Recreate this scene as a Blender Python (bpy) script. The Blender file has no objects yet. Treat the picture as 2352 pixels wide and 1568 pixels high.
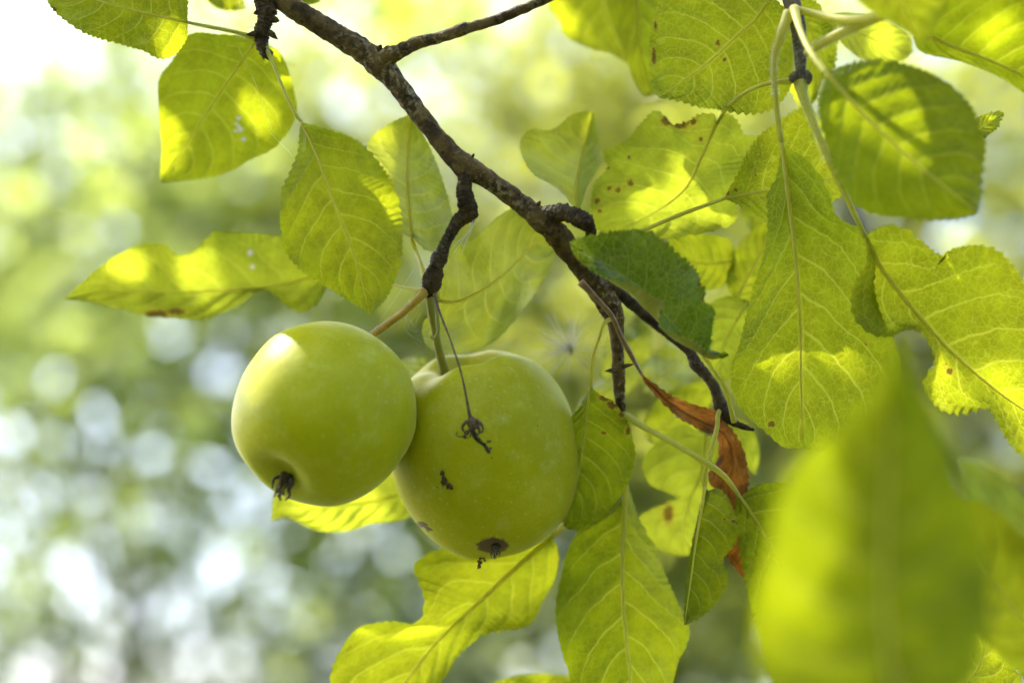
import bpy, math, random
import numpy as np
from mathutils import Vector, Matrix, noise
from mathutils.bvhtree import BVHTree

random.seed(7)
rng = np.random.default_rng(7)
scene = bpy.context.scene
COL = scene.collection

# ------------------------------------------------------------------ camera
CAM = Vector((0.0, 0.0, 1.55))
TILT = math.radians(16.0)
LENS, SENSOR = 55.0, 36.0
FOCUS = 0.52
PW, PH = 2352.0, 1568.0            # working grid of the photograph
FWD = Vector((0, math.cos(TILT), math.sin(TILT)))
UPV = Vector((0, -math.sin(TILT), math.cos(TILT)))
RGT = Vector((1, 0, 0))
cam_data = bpy.data.cameras.new('camera')
cam = bpy.data.objects.new('camera', cam_data)
COL.objects.link(cam)
cam.location = CAM
cam.rotation_euler = (math.pi / 2 + TILT, 0, 0)
cam_data.lens = LENS
cam_data.sensor_width = SENSOR
cam_data.clip_start = 0.01
cam_data.clip_end = 500
cam_data.dof.use_dof = True
cam_data.dof.focus_distance = FOCUS
cam_data.dof.aperture_fstop = 3.1
scene.camera = cam

# ------------------------------------------------------------------ sky, sun, exposure
SUN_AZ, SUN_EL = math.radians(-58), math.radians(55)      # azimuth from +Y, negative to the left
SUN = Vector((math.sin(SUN_AZ) * math.cos(SUN_EL), math.cos(SUN_AZ) * math.cos(SUN_EL), math.sin(SUN_EL)))
world = bpy.data.worlds.new('World')
scene.world = world
world.use_nodes = True
wn = world.node_tree
bg = wn.nodes['Background']
sky = wn.nodes.new('ShaderNodeTexSky')
sky.sky_type = 'NISHITA'
sky.sun_disc = False
sky.sun_elevation = SUN_EL
sky.sun_rotation = SUN_AZ
sky.air_density = 0.65
sky.dust_density = 3.6
sky.ozone_density = 0.4
wn.links.new(sky.outputs['Color'], bg.inputs['Color'])
bg.inputs['Strength'].default_value = 0.15
sd = bpy.data.lights.new('sun', 'SUN')
sd.energy = 2.0
sd.angle = math.radians(0.53)
sd.color = (1.0, 0.95, 0.86)
so = bpy.data.objects.new('sun', sd)
COL.objects.link(so)
so.location = (0, 0, 6)
so.rotation_euler = (-SUN).to_track_quat('-Z', 'Y').to_euler()
scene.view_settings.view_transform = 'Standard'
scene.view_settings.look = 'None'
scene.view_settings.gamma = 1.0
scene.view_settings.exposure = 2.70
scene.render.engine = 'CYCLES'
scene.cycles.use_denoising = True
scene.cycles.use_adaptive_sampling = True
scene.cycles.adaptive_threshold = 0.035
scene.cycles.max_bounces = 7
scene.cycles.diffuse_bounces = 5
scene.cycles.glossy_bounces = 3
scene.cycles.transmission_bounces = 4
scene.cycles.transparent_max_bounces = 8
scene.cycles.sample_clamp_indirect = 8.0
scene.cycles.sample_clamp_direct = 30.0
scene.cycles.caustics_reflective = False
scene.cycles.caustics_refractive = False

# ------------------------------------------------------------------ geometry helpers
K = SENSOR / LENS / PW

def px(x, y, d):
    """a place seen at grid point (x, y), d metres along the view axis"""
    return CAM + RGT * ((x - PW / 2) * K * d) + UPV * (-(y - PH / 2) * K * d) + FWD * d

def unit(d=FOCUS):
    return K * d

def to_grid(p):
    v = p - CAM
    d = v.dot(FWD)
    if d < 1e-4:
        return None
    return (PW / 2 + v.dot(RGT) / (K * d), PH / 2 - v.dot(UPV) / (K * d), d)

def spline(pts, n, closed=False):
    """Catmull-Rom through pts (any dimension), resampled to n points by arc length"""
    P = np.array(pts, float)
    if len(P) == 2:
        t = np.linspace(0, 1, n)[:, None]
        return P[0] * (1 - t) + P[1] * t
    Q = np.vstack([2 * P[0] - P[1], P, 2 * P[-1] - P[-2]])
    out = []
    for i in range(1, len(Q) - 2):
        p0, p1, p2, p3 = Q[i - 1], Q[i], Q[i + 1], Q[i + 2]
        for t in np.linspace(0, 1, 24, endpoint=False):
            out.append(0.5 * (2 * p1 + (p2 - p0) * t + (2 * p0 - 5 * p1 + 4 * p2 - p3) * t * t + (3 * p1 - p0 - 3 * p2 + p3) * t ** 3))
    out.append(P[-1])
    O = np.array(out)
    k = min(3, O.shape[1])
    s = np.concatenate([[0], np.cumsum(np.linalg.norm(np.diff(O[:, :k], axis=0), axis=1))])
    u = np.linspace(0, s[-1], n)
    return np.stack([np.interp(u, s, O[:, c]) for c in range(O.shape[1])], 1)

def link(name, verts, faces, mat=None, parent=None, smooth=True, attrs=None):
    me = bpy.data.meshes.new(name)
    me.from_pydata([tuple(v) for v in verts], [], [tuple(f) for f in faces])
    if smooth:
        me.polygons.foreach_set('use_smooth', [True] * len(me.polygons))
    if attrs:
        for an, (ty, data) in attrs.items():
            a = me.attributes.new(an, ty, 'POINT')
            key = 'color' if ty == 'FLOAT_COLOR' else ('vector' if ty == 'FLOAT_VECTOR' else 'value')
            a.data.foreach_set(key, np.asarray(data, np.float32).ravel())
    me.update()
    o = bpy.data.objects.new(name, me)
    COL.objects.link(o)
    if mat:
        me.materials.append(mat)
    if parent:
        o.parent = parent
        o.matrix_parent_inverse = parent.matrix_basis.inverted()
    return o

def empty(name, loc, label, cat, group=None):
    o = bpy.data.objects.new(name, None)
    COL.objects.link(o)
    o.location = loc
    o.empty_display_size = 0.02
    o['label'] = label
    o['category'] = cat
    if group:
        o['group'] = group
    return o

def tube_data(P, R, sides=12, rough=0.0, freq=200.0, rings=0.0, cap=True, ring_freq=900.0):
    """verts and faces of a tapering tube through world points P with radii R"""
    P = [Vector(p) for p in P]
    n = len(P)
    T = []
    for i in range(n):
        t = P[min(i + 1, n - 1)] - P[max(i - 1, 0)]
        T.append(t.normalized())
    nrm = T[0].orthogonal().normalized()
    V, F = [], []
    s = 0.0
    for i in range(n):
        nrm = (nrm - T[i] * nrm.dot(T[i])).normalized()
        b = T[i].cross(nrm)
        if i:
            s += (P[i] - P[i - 1]).length
        for k in range(sides):
            a = 2 * math.pi * k / sides
            dirv = nrm * math.cos(a) + b * math.sin(a)
            r = R[i]
            if rough:
                q = P[i] + dirv * R[i]
                r *= 1 + rough * (noise.noise(q * freq) + 0.5 * noise.noise(q * freq * 2.7))
            if rings:
                r *= 1 + rings * math.sin(s * ring_freq + 2 * noise.noise(P[i] * 300) + 0.5 * math.sin(a + s * 300))
            V.append(P[i] + dirv * r)
    for i in range(n - 1):
        for k in range(sides):
            k2 = (k + 1) % sides
            F.append((i * sides + k, i * sides + k2, (i + 1) * sides + k2, (i + 1) * sides + k))
    if cap:
        F.append(tuple(range(sides))[::-1])
        F.append(tuple((n - 1) * sides + k for k in range(sides)))
    return V, F

class MB:
    def __init__(s):
        s.v, s.f = [], []
    def add(s, vf):
        o = len(s.v)
        s.v += vf[0]
        s.f += [tuple(i + o for i in f) for f in vf[1]]
        return s
    def tube(s, P, R, **k):
        return s.add(tube_data(P, R, **k))
    def blob(s, c, r, seed=0, amp=0.3, seg=6, stretch=None):
        V, F = [], []
        for i in range(seg + 1):
            th = math.pi * i / seg
            for k in range(seg + 2):
                ph = 2 * math.pi * k / (seg + 2)
                d = Vector((math.sin(th) * math.cos(ph), math.sin(th) * math.sin(ph), math.cos(th)))
                rr = r * (1 + amp * noise.noise(d * 1.7 + Vector((seed * 3.1, seed, -seed))))
                p = d * rr
                if stretch:
                    p = p + stretch * p.dot(stretch.normalized()) / max(r, 1e-9)
                V.append(Vector(c) + p)
        w = seg + 2
        for i in range(seg):
            for k in range(w):
                F.append((i * w + k, i * w + (k + 1) % w, (i + 1) * w + (k + 1) % w, (i + 1) * w + k))
        return s.add((V, F))
    def build(s, name, mat, parent=None, smooth=True):
        return link(name, s.v, s.f, mat, parent, smooth)

def gtube(pts, n, sides=10, **k):
    """pts: (x, y, depth, radius in grid px) -> tube data in the world"""
    S = spline(pts, n)
    P = [px(a, b, d) for a, b, d, r in S]
    R = [r * unit(d) for a, b, d, r in S]
    return tube_data(P, R, sides=sides, **k)

# ------------------------------------------------------------------ node helper
class NT:
    def __init__(s, name):
        s.m = bpy.data.materials.new(name)
        s.m.use_nodes = True
        s.t = s.m.node_tree
        s.t.nodes.clear()
        s.out = s.t.nodes.new('ShaderNodeOutputMaterial')
    def n(s, typ, _props=None, **ins):
        nd = s.t.nodes.new('ShaderNode' + typ)
        for k, v in (_props or {}).items():
            setattr(nd, k, v)
        for k, v in ins.items():
            key = k.replace('_', ' ')
            sock = None
            if k[0] == 'i' and k[1:].isdigit():
                sock = nd.inputs[int(k[1:])]
            else:
                sock = nd.inputs[key]
            s.set(sock, v)
        return nd
    def set(s, sock, v):
        if isinstance(v, bpy.types.NodeSocket):
            s.t.links.new(v, sock)
        elif isinstance(v, bpy.types.Node):
            s.t.links.new(v.outputs[0], sock)
        else:
            if isinstance(v, tuple) and len(v) == 3 and sock.type == 'RGBA':
                v = v + (1.0,)
            sock.default_value = v
    def math(s, op, a, b=0.0, c=0.0, clamp=False):
        nd = s.n('Math', {'operation': op, 'use_clamp': clamp})
        s.set(nd.inputs[0], a); s.set(nd.inputs[1], b); s.set(nd.inputs[2], c)
        return nd.outputs[0]
    def mix(s, fac, a, b, blend='MIX'):
        nd = s.n('Mix', {'data_type': 'RGBA', 'blend_type': blend})
        s.set(nd.inputs[0], fac); s.set(nd.inputs[6], a); s.set(nd.inputs[7], b)
        return nd.outputs[2]
    def ramp(s, v, lo, hi, a=0.0, b=1.0):
        nd = s.n('MapRange', {'clamp': True, 'interpolation_type': 'SMOOTHSTEP'})
        for i, q in enumerate((v, lo, hi, a, b)):
            s.set(nd.inputs[i], q)
        return nd.outputs[0]
    def attr(s, name):
        return s.n('Attribute', {'attribute_name': name})
    def finish(s, shader):
        s.set(s.out.inputs['Surface'], shader if isinstance(shader, bpy.types.NodeSocket) else shader.outputs[0])
        return s.m

# ------------------------------------------------------------------ materials
def leaf_material(name, trans, top=(0.035, 0.10, 0.012), under=(0.13, 0.19, 0.055), veins=8.0, vein_amt=0.55,
                  net=0.45, mixt=0.55, rough_top=0.38, rough_under=0.55, specks=0.5, gloss=0.18, blotch=0.24):
    t = NT(name)
    uv = t.attr('leafuv')
    sep = t.n('SeparateXYZ', Vector=uv.outputs['Vector'])
    T, S = sep.outputs[0], sep.outputs[1]
    cm = t.attr('leafcm').outputs['Vector']
    marks = t.n('SeparateColor', Color=t.attr('marks').outputs['Color'])
    aS = t.math('ABSOLUTE', S)
    wob = t.n('TexNoise', Vector=cm, Scale=0.9, Detail=2.0).outputs[0]
    q = t.math('SUBTRACT', T, t.math('MULTIPLY', aS, 0.13))
    q = t.math('SUBTRACT', q, t.math('MULTIPLY', t.math('MULTIPLY', aS, aS), 0.12))
    q = t.math('MULTIPLY', q, veins)
    q = t.math('ADD', q, t.math('MULTIPLY', t.math('GREATER_THAN', S, 0.0), 0.43))
    q = t.math('ADD', q, t.math('MULTIPLY', wob, 0.45))
    fr = t.math('ABSOLUTE', t.math('SUBTRACT', t.math('FRACT', q), 0.5))
    wid = t.math('MULTIPLY', t.math('SUBTRACT', 1.15, aS), 0.055)
    vm = t.math('SUBTRACT', 1.0, t.ramp(fr, 0.012, t.math('ADD', wid, 0.014)))
    vm = t.math('MULTIPLY', vm, t.ramp(aS, 1.0, 0.75))
    mid = t.math('SUBTRACT', 1.0, t.ramp(aS, 0.012, 0.05))
    vm2 = t.math('MAXIMUM', vm, mid)
    dis = t.n('TexNoise', Vector=cm, Scale=3.0, Detail=2.0).outputs['Color']
    cmd = t.mix(0.12, cm, dis)
    vor = t.n('TexVoronoi', {'feature': 'DISTANCE_TO_EDGE'}, Vector=cmd, Scale=4.6).outputs['Distance']
    nm = t.math('SUBTRACT', 1.0, t.ramp(vor, 0.0, 0.07))
    vor2 = t.n('TexVoronoi', {'feature': 'DISTANCE_TO_EDGE'}, Vector=cmd, Scale=11.0).outputs['Distance']
    nm2 = t.math('SUBTRACT', 1.0, t.ramp(vor2, 0.0, 0.12))
    nm = t.math('MAXIMUM', nm, t.math('MULTIPLY', nm2, 0.45))
    blot = t.n('TexNoise', Vector=cm, Scale=1.1, Detail=4.0, Roughness=0.6).outputs[0]
    blotf = t.ramp(blot, 0.3, 0.72)
    fine = t.n('TexNoise', Vector=cm, Scale=22.0, Detail=3.0).outputs[0]
    tc = t.mix(blotf, tuple(c * (1 - blotch) for c in trans), tuple(min(1, c * (1 + blotch * 0.8)) for c in trans))
    tc = t.mix(t.math('MULTIPLY', fine, 0.35), tc, tuple(c * 0.62 for c in trans))
    # age and dust towards yellow in blotches
    yel = t.ramp(t.n('TexNoise', Vector=cm, Scale=0.55, Detail=3.0).outputs[0], 0.5, 0.75)
    tc = t.mix(t.math('MULTIPLY', yel, 0.30), tc, (trans[0] * 1.25, trans[1] * 1.02, trans[2] * 1.1))
    vcol = (min(1, trans[0] * 1.35 + 0.08), min(1, trans[1] * 1.22 + 0.07), trans[2] * 2 + 0.03)
    tc = t.mix(t.math('MULTIPLY', nm, net), tc, vcol)
    tc = t.mix(t.math('MULTIPLY', vm2, vein_amt), tc, vcol)
    uc = t.mix(blotf, tuple(c * 0.85 for c in under), tuple(c * 1.15 for c in under))
    uc = t.mix(t.math('MULTIPLY', nm, net * 0.6), uc, (0.28, 0.31, 0.07))
    uc = t.mix(t.math('MULTIPLY', vm2, vein_amt), uc, (0.32, 0.33, 0.07))
    pc = t.mix(blotf, tuple(c * 0.8 for c in top), tuple(c * 1.2 for c in top))
    pc = t.mix(t.math('MULTIPLY', nm, net * 0.75), pc, (0.13, 0.21, 0.03))
    pc = t.mix(t.math('MULTIPLY', vm2, vein_amt), pc, (0.16, 0.23, 0.04))
    back = t.n('NewGeometry').outputs['Backfacing']
    rc = t.mix(back, pc, uc)
    # specks, brown damage and bleached scars
    sv = t.n('TexVoronoi', {'feature': 'F1'}, Vector=cm, Scale=2.6, Randomness=1.0)
    sr = t.n('SeparateColor', Color=sv.outputs['Color'])
    sk = t.math('LESS_THAN', sv.outputs['Distance'], t.math('MULTIPLY', t.math('SUBTRACT', sr.outputs[0], 0.72), 0.32))
    sk = t.math('MULTIPLY', sk, specks)
    edge_n = t.n('TexNoise', Vector=cm, Scale=11.0, Detail=5.0, Roughness=0.7).outputs[0]
    br = t.ramp(t.math('ADD', marks.outputs[0], t.math('MULTIPLY', t.math('SUBTRACT', edge_n, 0.5), 1.2)), 0.46, 0.60)
    yl = t.ramp(marks.outputs[0], 0.1, 0.5)
    wh = t.ramp(t.math('ADD', marks.outputs[1], t.math('MULTIPLY', t.math('SUBTRACT', edge_n, 0.5), 0.8)), 0.45, 0.55)
    brown = t.mix(fine, (0.12, 0.048, 0.014), (0.04, 0.018, 0.008))
    tc = t.mix(t.math('MULTIPLY', yl, 0.6), tc, (0.50, 0.42, 0.03))
    for_brown = t.math('MAXIMUM', br, sk)
    for_brown = t.math('MULTIPLY', for_brown, 0.85)
    tc = t.mix(for_brown, tc, (0.12, 0.06, 0.008))
    rc = t.mix(for_brown, rc, brown)
    tc = t.mix(wh, tc, (0.55, 0.50, 0.36))
    rc = t.mix(wh, rc, (0.45, 0.40, 0.32))
    # relief: lamina bulging between the veins, fine net
    h = t.math('ADD', t.math('MULTIPLY', t.ramp(fr, 0.0, 0.35), 0.7), t.math('MULTIPLY', t.ramp(vor, 0.0, 0.35), 0.30))
    h = t.math('ADD', h, t.math('MULTIPLY', t.n('TexNoise', Vector=cm, Scale=2.2, Detail=3.0).outputs[0], 0.8))
    bump = t.n('Bump', Strength=0.42, Distance=0.0008, Height=h)
    rough = t.math('ADD', t.math('MULTIPLY', back, rough_under - rough_top), rough_top)
    p = t.n('BsdfPrincipled', Base_Color=rc, Roughness=rough, Normal=bump.outputs[0])
    p.inputs['Specular IOR Level'].default_value = gloss
    p.inputs['Sheen Weight'].default_value = 0.02
    tr = t.n('BsdfTranslucent', Color=tc, Normal=bump.outputs[0])
    mx = t.n('MixShader', i0=mixt, i1=p.outputs[0], i2=tr.outputs[0])
    return t.finish(mx)

def simple_leaf_material(name, trans, refl, mixt=0.5, rough=0.35, spec=0.5, vary=0.3):
    t = NT(name)
    oi = t.attr('tone')
    f = oi.outputs['Fac']
    tc = t.mix(f, tuple(c * (1 - vary) for c in trans), tuple(min(1, c * (1 + vary)) for c in trans))
    rc = t.mix(f, tuple(c * (1 - vary) for c in refl), tuple(c * (1 + vary) for c in refl))
    p = t.n('BsdfPrincipled', Base_Color=rc, Roughness=rough)
    p.inputs['Specular IOR Level'].default_value = spec
    tr = t.n('BsdfTranslucent', Color=tc)
    return t.finish(t.n('MixShader', i0=mixt, i1=p.outputs[0], i2=tr.outputs[0]))

def stem_material(name, c1, c2, scale=300.0, trans=0.15, tcol=None, sheen=0.5, rough=0.55):
    t = NT(name)
    co = t.n('TexCoord').outputs['Object']
    nz = t.n('TexNoise', Vector=co, Scale=scale, Detail=4.0).outputs[0]
    c = t.mix(t.ramp(nz, 0.3, 0.7), c1, c2)
    bump = t.n('Bump', Strength=0.3, Distance=0.0003, Height=t.n('TexNoise', Vector=co, Scale=2200.0, Detail=2.0).outputs[0])
    p = t.n('BsdfPrincipled', Base_Color=c, Roughness=rough, Normal=bump.outputs[0])
    p.inputs['Sheen Weight'].default_value = sheen
    if trans:
        tr = t.n('BsdfTranslucent', Color=tcol or c2)
        return t.finish(t.n('MixShader', i0=trans, i1=p.outputs[0], i2=tr.outputs[0]))
    return t.finish(p)

def bark_material(name, dark, mid, pale, scale=1.0, pale_amt=0.5):
    t = NT(name)
    co = t.n('TexCoord').outputs['Object']
    n1 = t.n('TexNoise', Vector=co, Scale=140.0 * scale, Detail=6.0, Roughness=0.65).outputs[0]
    n2 = t.n('TexNoise', Vector=co, Scale=420.0 * scale, Detail=5.0, Roughness=0.7).outputs[0]
    n3 = t.n('TexNoise', Vector=co, Scale=38.0 * scale, Detail=4.0).outputs[0]
    c = t.mix(t.ramp(n1, 0.38, 0.62), dark, mid)
    pl = t.math('MULTIPLY', t.ramp(n2, 0.48, 0.66), t.ramp(n3, 0.35, 0.6))
    c = t.mix(t.math('MULTIPLY', pl, pale_amt), c, pale)
    spot = t.n('TexVoronoi', Vector=co, Scale=230.0 * scale).outputs['Distance']
    c = t.mix(t.math('MULTIPLY', t.math('LESS_THAN', spot, 0.16), 0.7), c, (0.012, 0.009, 0.006))
    h = t.math('ADD', n2, t.math('MULTIPLY', n1, 0.8))
    bump = t.n('Bump', Strength=1.0, Distance=0.0022, Height=h)
    p = t.n('BsdfPrincipled', Base_Color=c, Roughness=0.62, Normal=bump.outputs[0])
    p.inputs['Specular IOR Level'].default_value = 0.18
    p.inputs['Sheen Weight'].default_value = 0.0
    return t.finish(p)

def apple_material(name, lo, hi, tip):
    t = NT(name)
    co = t.n('TexCoord').outputs['Object']
    marks = t.n('SeparateColor', Color=t.attr('marks').outputs['Color'])
    n1 = t.n('TexNoise', Vector=co, Scale=38.0, Detail=3.0).outputs[0]
    n2 = t.n('TexNoise', Vector=co, Scale=240.0, Detail=4.0, Roughness=0.7).outputs[0]
    c = t.mix(t.ramp(n1, 0.3, 0.7), lo, hi)
    c = t.mix(marks.outputs[2], c, tip)
    c = t.mix(t.math('MULTIPLY', t.ramp(n2, 0.45, 0.75), 0.22), c, (hi[0] * 1.25, hi[1] * 1.25, hi[2] * 1.5))
    v1 = t.n('TexVoronoi', Vector=co, Scale=430.0)
    len_ = t.ramp(v1.outputs['Distance'], 0.30, 0.10)
    r1 = t.n('SeparateColor', Color=v1.outputs['Color']).outputs[0]
    len_ = t.math('MULTIPLY', len_, t.ramp(r1, 0.5, 0.9))
    c = t.mix(t.math('MULTIPLY', len_, 0.34), c, (0.62, 0.63, 0.22))
    bl = t.ramp(t.n('TexNoise', Vector=co, Scale=75.0, Detail=5.0, Roughness=0.65).outputs[0], 0.42, 0.72)
    c = t.mix(t.math('MULTIPLY', bl, 0.34), c, (0.56, 0.52, 0.06))
    mo = t.ramp(t.n('TexNoise', Vector=co, Scale=900.0, Detail=4.0, Roughness=0.75).outputs[0], 0.40, 0.66)
    c = t.mix(t.math('MULTIPLY', mo, 0.26), c, (0.24, 0.27, 0.004))
    bloom = t.ramp(t.n('TexNoise', Vector=co, Scale=120.0, Detail=6.0, Roughness=0.75).outputs[0], 0.50, 0.74)
    c = t.mix(t.math('MULTIPLY', bloom, 0.20), c, (0.60, 0.62, 0.24))
    v2 = t.n('TexVoronoi', Vector=co, Scale=260.0)
    r2 = t.n('SeparateColor', Color=v2.outputs['Color'])
    dk = t.math('LESS_THAN', v2.outputs['Distance'], t.math('MULTIPLY', t.math('SUBTRACT', r2.outputs[1], 0.62), 0.22))
    c = t.mix(t.math('MULTIPLY', dk, 0.8), c, (0.07, 0.05, 0.015))
    en = t.n('TexNoise', Vector=co, Scale=600.0, Detail=4.0).outputs[0]
    br = t.ramp(t.math('ADD', marks.outputs[0], t.math('MULTIPLY', t.math('SUBTRACT', en, 0.5), 0.6)), 0.38, 0.62)
    c = t.mix(br, c, t.mix(en, (0.055, 0.03, 0.02), (0.16, 0.09, 0.055)))
    dkm = t.ramp(t.math('ADD', marks.outputs[1], t.math('MULTIPLY', t.math('SUBTRACT', en, 0.5), 0.4)), 0.4, 0.6)
    c = t.mix(dkm, c, (0.012, 0.008, 0.004))
    bump = t.n('Bump', Strength=0.25, Distance=0.0004, Height=t.math('ADD', t.math('MULTIPLY', n2, 0.6), t.math('MULTIPLY', n1, 1.2)))
    ro = t.math('ADD', 0.40, t.math('MULTIPLY', n2, 0.16))
    p = t.n('BsdfPrincipled', Base_Color=c, Roughness=ro, Normal=bump.outputs[0])
    p.inputs['Subsurface Weight'].default_value = 0.35
    p.inputs['Subsurface Radius'].default_value = (0.7, 1.0, 0.12)
    p.inputs['Subsurface Scale'].default_value = 0.003
    p.inputs['Specular IOR Level'].default_value = 0.15
    p.inputs['Sheen Weight'].default_value = 0.32
    p.inputs['Sheen Roughness'].default_value = 0.3
    p.inputs['Sheen Tint'].default_value = (0.95, 1.0, 0.5, 1)
    return t.finish(p)

def plain(name, c1, c2, scale=200.0, rough=0.7, sheen=0.0, trans=0.0):
    return stem_material(name, c1, c2, scale, trans, None, sheen, rough)

M = {}
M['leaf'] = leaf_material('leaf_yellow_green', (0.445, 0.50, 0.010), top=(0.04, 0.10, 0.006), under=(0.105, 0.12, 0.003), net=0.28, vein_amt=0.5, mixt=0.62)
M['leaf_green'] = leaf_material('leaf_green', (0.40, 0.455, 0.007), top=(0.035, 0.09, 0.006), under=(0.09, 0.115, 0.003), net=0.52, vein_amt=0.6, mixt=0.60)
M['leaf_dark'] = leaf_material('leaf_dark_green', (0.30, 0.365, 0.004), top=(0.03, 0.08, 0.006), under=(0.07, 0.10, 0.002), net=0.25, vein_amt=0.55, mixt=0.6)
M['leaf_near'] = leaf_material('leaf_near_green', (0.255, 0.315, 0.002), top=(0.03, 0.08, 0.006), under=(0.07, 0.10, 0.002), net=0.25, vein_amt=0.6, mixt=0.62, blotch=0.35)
M['leaf_deep'] = leaf_material('leaf_deep_green', (0.20, 0.28, 0.008), top=(0.055, 0.135, 0.006), under=(0.36, 0.33, 0.04), net=0.75,
                               vein_amt=0.55, mixt=0.35, gloss=1.0, rough_top=0.27)
M['leaf_pale'] = leaf_material('leaf_pale_downy', (0.42, 0.46, 0.02), under=(0.30, 0.34, 0.12), top=(0.06, 0.12, 0.03), vein_amt=0.8,
                               net=0.15, mixt=0.45, rough_under=0.38, gloss=0.6)
M['leaf_yellow'] = leaf_material('leaf_yellowing', (0.42, 0.48, 0.02), under=(0.13, 0.14, 0.012), net=0.2, vein_amt=0.35, specks=0.9, mixt=0.6)
M['leaf_dry'] = leaf_material('leaf_dry_brown', (0.36, 0.13, 0.012), top=(0.15, 0.05, 0.018), under=(0.13, 0.055, 0.02), vein_amt=0.55, net=0.5,
                              mixt=0.45, rough_top=0.5, rough_under=0.55, specks=1.0, blotch=0.75)
M['petiole'] = stem_material('petiole_green', (0.42, 0.41, 0.045), (0.52, 0.49, 0.08), 260, 0.42, (0.8, 0.76, 0.09), 0.2)
M['rib'] = stem_material('midrib_pale', (0.52, 0.49, 0.08), (0.62, 0.57, 0.13), 400, 0.55, (0.95, 0.88, 0.14), 0.1)
M['petiole_brown'] = stem_material('petiole_brown', (0.13, 0.06, 0.02), (0.24, 0.13, 0.04), 300, 0.0, None, 0.2)
M['stem_yellow'] = stem_material('fruit_stalk_yellow', (0.34, 0.25, 0.03), (0.58, 0.38, 0.04), 120, 0.25, (0.85, 0.6, 0.05), 0.3)
M['stem_green'] = stem_material('fruit_stalk_green', (0.22, 0.21, 0.025), (0.32, 0.31, 0.04), 150, 0.2, (0.5, 0.5, 0.04), 0.3)
M['bark'] = bark_material('bark_branch', (0.042, 0.024, 0.005), (0.15, 0.095, 0.025), (0.38, 0.30, 0.15), 1.0, 0.95)
M['bark_spur'] = bark_material('bark_spur', (0.026, 0.016, 0.006), (0.09, 0.058, 0.022), (0.24, 0.19, 0.09), 1.4, 0.6)
M['bark_shoot'] = bark_material('bark_downy_shoot', (0.07, 0.055, 0.03), (0.15, 0.12, 0.065), (0.32, 0.31, 0.22), 1.6, 0.8)
M['bark_far'] = bark_material('bark_far', (0.05, 0.04, 0.025), (0.11, 0.09, 0.06), (0.2, 0.19, 0.15), 0.1)
M['withered'] = stem_material('withered_brown', (0.045, 0.027, 0.009), (0.13, 0.085, 0.035), 900, 0.0, None, 0.1, 0.8)
M['withered_dark'] = stem_material('withered_dark', (0.014, 0.010, 0.005), (0.05, 0.035, 0.016), 900, 0.0, None, 0.15, 0.8)
M['frass'] = stem_material('frass_brown', (0.025, 0.009, 0.003), (0.12, 0.05, 0.015), 1500, 0.0, None, 0.0, 0.6)
M['silk'] = stem_material('silk_white', (0.7, 0.7, 0.66), (0.85, 0.85, 0.8), 300, 0.3, (0.8, 0.8, 0.75), 0.3, 0.4)
M['down'] = stem_material('down_white', (0.62, 0.60, 0.50), (0.8, 0.78, 0.7), 300, 0.4, (0.8, 0.8, 0.7), 0.3, 0.4)
M['fuzz'] = stem_material('hair_white', (0.75, 0.76, 0.68), (0.85, 0.85, 0.8), 300, 0.45, (0.85, 0.85, 0.78), 0.2, 0.4)
M['apple_a'] = apple_material('apple_skin_bright', (0.345, 0.345, 0.001), (0.42, 0.41, 0.002), (0.48, 0.46, 0.04))
M['apple_b'] = apple_material('apple_skin_warm', (0.36, 0.345, 0.001), (0.43, 0.405, 0.002), (0.48, 0.40, 0.02))

# ------------------------------------------------------------------ ground
def ground():
    t = NT('lawn')
    co = t.n('TexCoord').outputs['Object']
    a = t.n('TexNoise', Vector=co, Scale=1.3, Detail=6.0).outputs[0]
    b = t.n('TexNoise', Vector=co, Scale=60.0, Detail=5.0).outputs[0]
    c = t.mix(t.ramp(a, 0.35, 0.65), (0.035, 0.055, 0.014), (0.075, 0.085, 0.028))
    c = t.mix(t.math('MULTIPLY', b, 0.6), c, (0.08, 0.085, 0.03))
    bump = t.n('Bump', Strength=0.8, Distance=0.03, Height=b)
    m = t.finish(t.n('BsdfPrincipled', Base_Color=c, Roughness=0.85, Normal=bump.outputs[0]))
    n = 40
    V, F = [], []
    for j in range(n + 1):
        for i in range(n + 1):
            x = (i / n - 0.5); y = (j / n - 0.5)
            x = math.copysign(abs(2 * x) ** 2.2, x) * 150; y = math.copysign(abs(2 * y) ** 2.2, y) * 150
            V.append((x, y, 0.04 * noise.noise(Vector((x * 0.4, y * 0.4, 0)))))
    for j in range(n):
        for i in range(n):
            k = j * (n + 1) + i
            F.append((k, k + 1, k + n + 2, k + n + 1))
    o = link('ground', V, F, m)
    o['kind'] = 'structure'
ground()

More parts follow.
